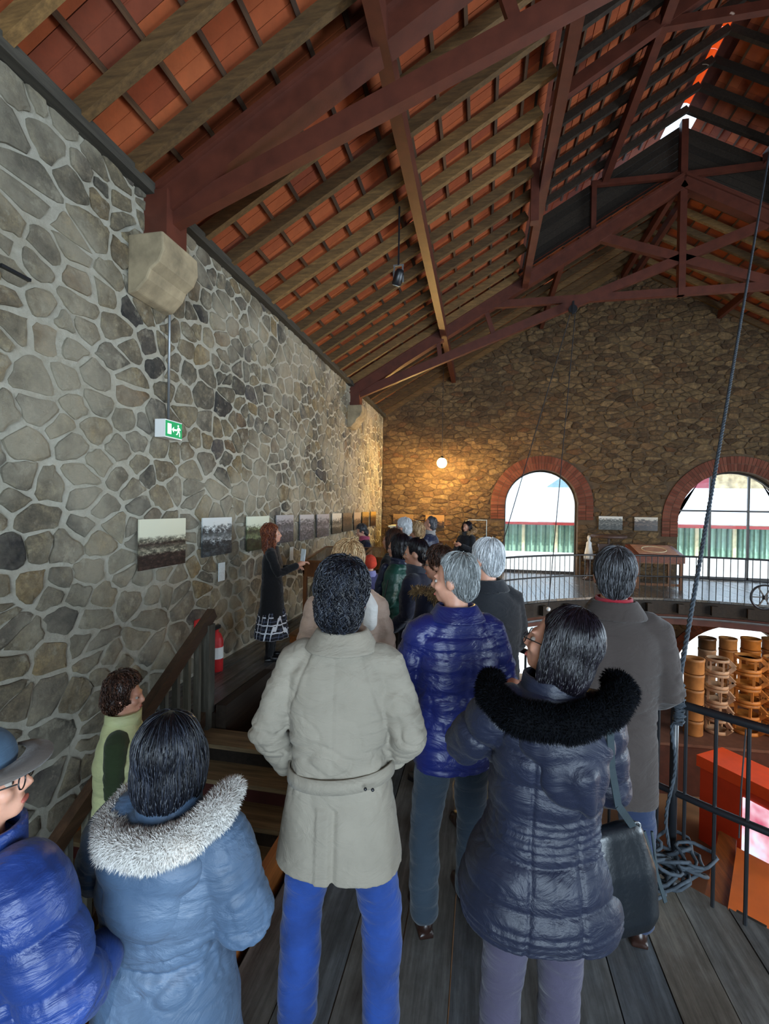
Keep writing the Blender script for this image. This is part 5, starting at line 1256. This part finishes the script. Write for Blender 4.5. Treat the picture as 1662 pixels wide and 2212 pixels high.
# ---- man with flat cap in the blue puffer, at the left edge
BP = cloth('cobalt_nylon', '#183370', .42, .1, .5); CAPM = cloth('blue_grey_tweed', '#3d5063', .95, .1, .2, .25, .4, 400); CAPB = cloth('brown_grey_peak', '#544d48', .95)
K = person('man in a blue-grey cap and cobalt blue puffer jacket at the left frame edge', tuple(stand(-30, 1.13, -.268)), 1.60, -10,
    dict(rings=base_rings(.72, .245, .235, .25, .72), mat=BP, disp=lambda A: quilt(A, .125, .016, 14, .005, 0, .12, 1.42, -.35), sleeve=(.12, .10, .06), collar=('stand', BP), name='puffer_jacket', vox=.0075),
    dict(kind='short', mat=H_GREY, n=700, len=.05, rad=.0016, seed=29), dict(mat=DGREY, shoe=SHB), head=(-48, 6), arms=(((-.30, .02, 1.16), (-.2, .24, 1.1)), ((.29, .02, 1.16), (.2, .22, 1.1))), vox=.009)
glasses(K)
T = K['T']; b = MB(); ell(b, (0, -.02, 1.70), (.097, .112, .088), T); ell(b, (0, -.03, 1.665), (.096, .108, .05), T); K['fin'](blob(b, .008, 5, folds(6, .003, 30)), 'cap', CAPM)
b = MB(); vs = [T @ Vector((math.sin(a)*.088*r_, .045+math.cos(a)*.06+ (r_-1)*.14*max(0, math.cos(a))+.0, 1.69-.03*(r_-1)-z_)) for z_ in (0, .008) for r_ in (1.0, 1.45) for a in [math.radians(-70+140*i/12) for i in range(13)]]
fs = []
for i in range(12): fs += [(i, i+1, 14+i, 13+i), (26+i+1, 26+i, 39+i, 40+i), (13+i, 14+i, 40+i, 39+i), (i+1, i, 26+i, 27+i)]
fs += [(0, 13, 39, 26), (12, 38, 51, 25)]
b.add(vs, fs); K['fin'](b.mesh('peak'), 'peak', CAPB)
# ---- curly haired person in a pale green gilet on the stairs
LG = cloth('pale_green_nylon', '#b9bd8c', .5, .1, .4); DG = cloth('dark_green_knit', '#2c3a22', .95)
K = person('curly dark-haired person in a pale green quilted gilet on the stairs by the wall', (-2.18, 2.58, -.928), 1.74, -62,
    dict(rings=base_rings(.84, .20, .185, .205, .72), mat=DG, sleeve=(.075, .062, .05), name='pullover', disp=lambda A: folds(51, .004, 20)),
    dict(kind='curly', mat=H_BROWN, n=900, len=.06, rad=.0032, curl=1.4, lift=.014, seed=31), dict(mat=DGREY, shoe=SHB), head=(-6, -4), vox=.010)
b = MB(); loft(b, R5((.80, .215, .165, 0), (.95, .21, .16, 0), (1.1, .205, .155, 0), (1.25, .215, .16, 0), (1.37, .19, .13, -.005), (1.43, .155, .11, -.01), (1.47, .11, .10, -.01), (1.53, .085, .085, 0)), 32)
K['fin'](blob(b, .008, 4, quilt([], .10, .009, 9, .003, top=2)), 'gilet', LG)
b = MB(); band(b, (1.45, .096, .094, 0, -.005), (1.54, .092, .092, 0, .0), .012); K['fin'](b.mesh('gilet_collar'), 'gilet_collar', LG)
# ---- the guide
GUI = stand(588, 5.9)
t = NT('plaid_skirt'); mpn = t.new('Mapping'); t.L(t.co.outputs['Object'], mpn.inputs[0]); sx_ = t.new('SeparateXYZ'); t.L(mpn.outputs[0], sx_.inputs[0])
def stripes(out, k, off=0):
    m1 = t.new('Math', operation='MULTIPLY_ADD'); t.L(out, m1.inputs[0]); m1.inputs[1].default_value = k; m1.inputs[2].default_value = off; m2 = t.new('Math', operation='FRACT'); t.L(m1.outputs[0], m2.inputs[0]); return t.ramp(m2.outputs[0], [(0, (1, 1, 1, 1)), (.16, (0, 0, 0, 1)), (.5, (.25, .25, .25, 1)), (.62, (0, 0, 0, 1))], 'CONSTANT')
xy = t.new('Math', operation='ADD'); t.L(sx_.outputs['X'], xy.inputs[0]); t.L(sx_.outputs['Y'], xy.inputs[1])
t.base(t.ramp(t.mix(1.0, stripes(xy.outputs[0], 11), stripes(sx_.outputs['Z'], 11), 'ADD'), [(0, '#0c0f1c'), (.5, '#59627a'), (1, '#d6dae2')])); PLAID = t.set(.85)
K = person('guide with long wavy red-brown hair, black coat and plaid skirt, holding a card', GUI, 1.66, -72,
    dict(rings=base_rings(.56, .235, .18, .19, .75), mat=BLKW, name='black_coat', sleeve=(.075, .062, .05), disp=d_plain(61, .004)),
    dict(kind='long', mat=H_RED, n=1300, len=.12, rad=.0045, curl=1.6, lift=.016, seed=37, grav=.8), dict(mat=BLKW, shoe=SHK, boot=True, w=.8), head=(2, 2),
    arms=(((-.23, .04, 1.14), (-.12, .26, 1.18)), ((.22, .10, 1.14), (.06, .34, 1.24))), vox=.010)
b = MB(); n = 60; prof = ((.66, .20), (.5, .23), (.36, .26), (.30, .27)); vs = []
for z, r_ in prof:
    for k in range(n): a = 2*PI*k/n; w = 1+.05*math.sin(a*11)*(1 if z < .6 else .3); vs.append((r_*w*math.cos(a), r_*.8*w*math.sin(a), z))
fs = [(i*n+k, i*n+(k+1) % n, (i+1)*n+(k+1) % n, (i+1)*n+k) for i in range(3) for k in range(n)]
b.add(vs, fs); so_ = K['fin'](b.mesh('skirt'), 'plaid_skirt', PLAID); so_.modifiers.new('s', 'SOLIDIFY').thickness = .006
cd = MB().box((-.003, -.05, -.07), (.003, .05, .08)).build('caption_card', M('white_card', '#dde6ea', .6, bump=0), None, label='white card held up in the hand of the guide', cat='card'); cd.location = Vector(GUI)+Vector((.40, -.0, 1.30)); cd.rotation_euler = (0, .1, .9)
# ---- the crowd
GRN_ = cloth('bottle_green_nylon', '#0f4238', .45, .1, .45); BRF = hairm('brown_fur', '#4a3a28', '#77603f', '#a58a62', .8); CHAR = cloth('charcoal_coat', '#1b1e24', .9)
K = person('white-haired man in a dark charcoal coat and beige trousers behind the blue jacket', stand(1050, 2.78), 1.72, 30,
    dict(rings=base_rings(.76, .225, .22, .235, .72), mat=CHAR, name='jacket', disp=d_plain(71, .006), sleeve=(.09, .078, .055), collar=('fold', CHAR)),
    dict(kind='short', mat=H_WHITE, n=1400, len=.07, rad=.002, curl=.2, seed=41, lift=.008), dict(mat=cloth('beige_trouser', '#8c7c60', .85), shoe=SHB), head=(25, -4), vox=.011)
K = person('woman with short auburn hair and glasses in a navy coat with brown fur hood', stand(948, 3.3), 1.62, 62,
    dict(rings=base_rings(.62, .23, .195, .215, .74), mat=NAVY, name='navy_coat', disp=d_plain(75, .006), sleeve=(.09, .075, .055)),
    dict(kind='full', mat=H_BROWN, n=900, len=.06, rad=.003, curl=.6, lift=.012, seed=43), dict(mat=DGREY, shoe=SHK), head=(14, -4), vox=.012)
glasses(K)
b = MB(); limb(b, [(-.17, .1, 1.44), (-.18, -.06, 1.43), (0, -.16, 1.42), (.18, -.06, 1.43), (.17, .1, 1.44)], [.04, .05, .05, .05, .04]); me = blob(b, .013, 4); fm = fur(me, 1500, .03, .005, 5); K['fin'](me, 'fur_trim', BRF); K['fin'](fm.mesh('fur_pile'), 'fur_pile', BRF)
K = person('woman with black hair tied back in a long dark navy coat, profile to the left', stand(900, 3.9), 1.64, 78,
    dict(rings=base_rings(.42, .25, .19, .205, .74), mat=NAVY, name='long_coat', disp=d_plain(81, .006), sleeve=(.085, .07, .055), collar=('scarf', cloth('grey_scarf', '#3c3f4a', .95))),
    dict(kind='tail', mat=H_BLACK, n=600, len=.1, rad=.0025, curl=.1, lift=.003, seed=47), dict(mat=BLKW, shoe=SHK), head=(10, -6), vox=.012)
K = person('woman with black bob, glasses and navy scarf in a bottle green long puffer', stand(862, 4.45), 1.64, 74,
    dict(rings=base_rings(.42, .25, .2, .22, .74), mat=GRN_, name='green_puffer', disp=lambda A: quilt(A, .11, .012, 24, .004), sleeve=(.09, .078, .055), collar=('scarf', DNAVY)),
    dict(kind='bob', mat=H_BLACK, n=600, len=.1, rad=.0025, curl=.1, lift=.003, seed=53), dict(mat=BLKW, shoe=SHK), head=(10, -8), vox=.012)
glasses(K); b = MB(); limb(b, [(-.07, .12, 1.45), (-.06, .19, 1.25), (-.05, .2, .98)], [.04, .05, .045]); K['fin'](blob(b, .012, 3), 'scarf_end', DNAVY)
hb = empty('handbag', tuple(Vector(stand(838, 3.95))+Vector((0, 0, .80))), .5, 'small grey-brown handbag hanging before the green puffer coat', 'bag')
b = MB(); loft(b, [(-.09, .10, .03, 0, 0), (.03, .11, .035, 0, 0), (.08, .09, .025, 0, 0)], 20, 3.5); b.build('body', M('grey_brown_leather', '#4c473f', .5), hb, True)
MB().tube([(-.08, 0, .07), (-.03, 0, .35), (.0, 0, .5)], .006, 6).build('strap', BLACK, hb)
K = person('dark-haired woman in a black coat partly hidden behind the green puffer', stand(846, 5.15), 1.66, 78,
    dict(rings=base_rings(.55, .24, .19, .205, .74), mat=BLKW, name='black_coat', disp=d_plain(85, .005)), dict(kind='bob', mat=H_BROWN, n=400, len=.1, rad=.003, curl=.2, seed=59), dict(mat=BLKW, shoe=SHK), head=(5, -4), vox=.013)
K = person('white-haired man with glasses in a navy jacket near the lit case', stand(870, 6.1), 1.77, 62,
    dict(rings=base_rings(.72, .22, .21, .225, .72), mat=NAVY, name='jacket', disp=d_plain(87, .005), collar=('fold', NAVY)), dict(kind='short', mat=H_WHITE, n=500, len=.05, rad=.003, seed=61), dict(mat=DGREY, shoe=SHK), head=(12, -4), vox=.013)
glasses(K)
K = person('woman with curly light brown hair between two men near the gable wall', stand(897, 6.9), 1.68, 60,
    dict(rings=base_rings(.7, .22, .19, .205, .72), mat=cloth('burgundy_coat', '#4a1626', .9), name='coat', disp=d_plain(88, .005)), dict(kind='curly', mat=H_BLOND, n=500, len=.06, rad=.004, curl=1.3, lift=.012, seed=67), dict(mat=DGREY, shoe=SHK), head=(15, 0), vox=.013)
K = person('balding man in a navy jacket with grey scarf, facing left under the lamp', stand(925, 7.9), 1.76, 68,
    dict(rings=base_rings(.72, .225, .215, .23, .72), mat=DNAVY, name='jacket', disp=lambda A: quilt(A, .12, .01, 34, .003), collar=('scarf', cloth('pale_grey_scarf', '#8d8a88', .95))), dict(kind='short', mat=H_GDARK, n=400, len=.04, rad=.003, seed=71, front=.0), dict(mat=DGREY, shoe=SHK), head=(14, 4), vox=.013)
K = person('woman with fur-trimmed hood in a black parka standing by the glass case', stand(1006, 9.8), 1.64, 140,
    dict(rings=base_rings(.6, .235, .2, .22, .74), mat=CHAR, name='parka', disp=d_plain(91, .006), collar=('scarf', cloth('dark_grey_scarf', '#3f4244', .95))), dict(kind='bob', mat=H_BLACK, n=300, len=.1, rad=.004, seed=73), dict(mat=BLKW, shoe=SHK), head=(10, -4),
    arms=(((-.26, .08, 1.12), (-.06, .25, 1.25)), ((.26, .08, 1.12), (.07, .25, 1.22))), vox=.014)
b = MB(); limb(b, [(-.12, .08, 1.5), (-.15, -.1, 1.56), (0, -.17, 1.6), (.15, -.1, 1.56), (.12, .08, 1.5)], [.03, .04, .045, .04, .03]); me = blob(b, .014, 4); fm = fur(me, 700, .04, .007, 5); K['fin'](me, 'fur_trim', H_BLOND); K['fin'](fm.mesh('fur_pile'), 'fur_pile', H_BLOND)
K = person('person with short dark hair, navy jacket and pink shirt leaning over the table case', stand(785, 8.25), 1.60, 125,
    dict(rings=base_rings(.72, .21, .2, .21, .74), mat=NAVY, name='jacket', disp=d_plain(93, .005), collar=('scarf', cloth('pink_shirt', '#a84c66', .9))), dict(kind='full', mat=H_GDARK, n=500, len=.05, rad=.0035, curl=.4, seed=79), dict(mat=DGREY, shoe=SHK), head=(-10, -22),
    arms=(((-.25, .14, 1.15), (-.16, .36, 1.1)), ((.25, .14, 1.15), (.16, .36, 1.1))), vox=.012)
K = person('child in an orange-red knitted beanie among the crowd', stand(799, 5.9), 1.28, 40,
    dict(rings=base_rings(.7, .22, .2, .21, .74), mat=cloth('violet_anorak', '#3a3a66', .7), name='anorak', disp=d_plain(95, .005), collar=('stand', cloth('lilac_collar', '#8c8cc0', .8))), None, dict(mat=DGREY, shoe=SHK), head=(10, -8), vox=.012)
BEAN = M('orange_red_knit', '#d2452f', .95, .1, 30, bump=.8, bscale=200); T = K['T']; b = MB(); ell(b, (0, -.02, 1.685), (.105, .118, .115), T); ell(b, (0, -.035, 1.64), (.103, .11, .09), T)
me = blob(b, .011, 4); Ti = T.inverted(); bm = bmesh.new(); bm.from_mesh(me); bmesh.ops.delete(bm, geom=[v for v in bm.verts if (lambda q: q.y > .05 and q.z < 1.69)(Ti @ v.co)], context='VERTS'); bm.to_mesh(me); bm.free()
o = K['fin'](me, 'beanie', BEAN); o.modifiers.new('s', 'SOLIDIFY').thickness = .008
BPK = cloth('blush_beige_nylon', '#a98f7e', .6)
K = person('dark blond woman in a beige jacket and white scarf behind the trench coat man', stand(750, 2.75), 1.68, 12,
    dict(rings=base_rings(.7, .225, .205, .225, .74), mat=BPK, name='jacket', disp=lambda A: quilt(A, .1, .010, 44, .003), sleeve=(.095, .08, .055), collar=('scarf', cloth('white_scarf', '#cfcbc6', .95))),
    dict(kind='full', mat=H_BLOND, n=1200, len=.08, rad=.0028, curl=.5, lift=.012, seed=83), dict(mat=DGREY, shoe=SHK), head=(18, 0), vox=.012)
b = MB(); limb(b, [(.10, -.09, 1.47), (.14, -.13, 1.40), (.145, -.13, 1.30)], [.045, .055, .04]); K['fin'](blob(b, .01, 3, folds(5, .006, 40)), 'scarf_end', cloth('white_scarf_end', '#cfcbc6', .95))
bpy.data.objects.remove(_tmp)
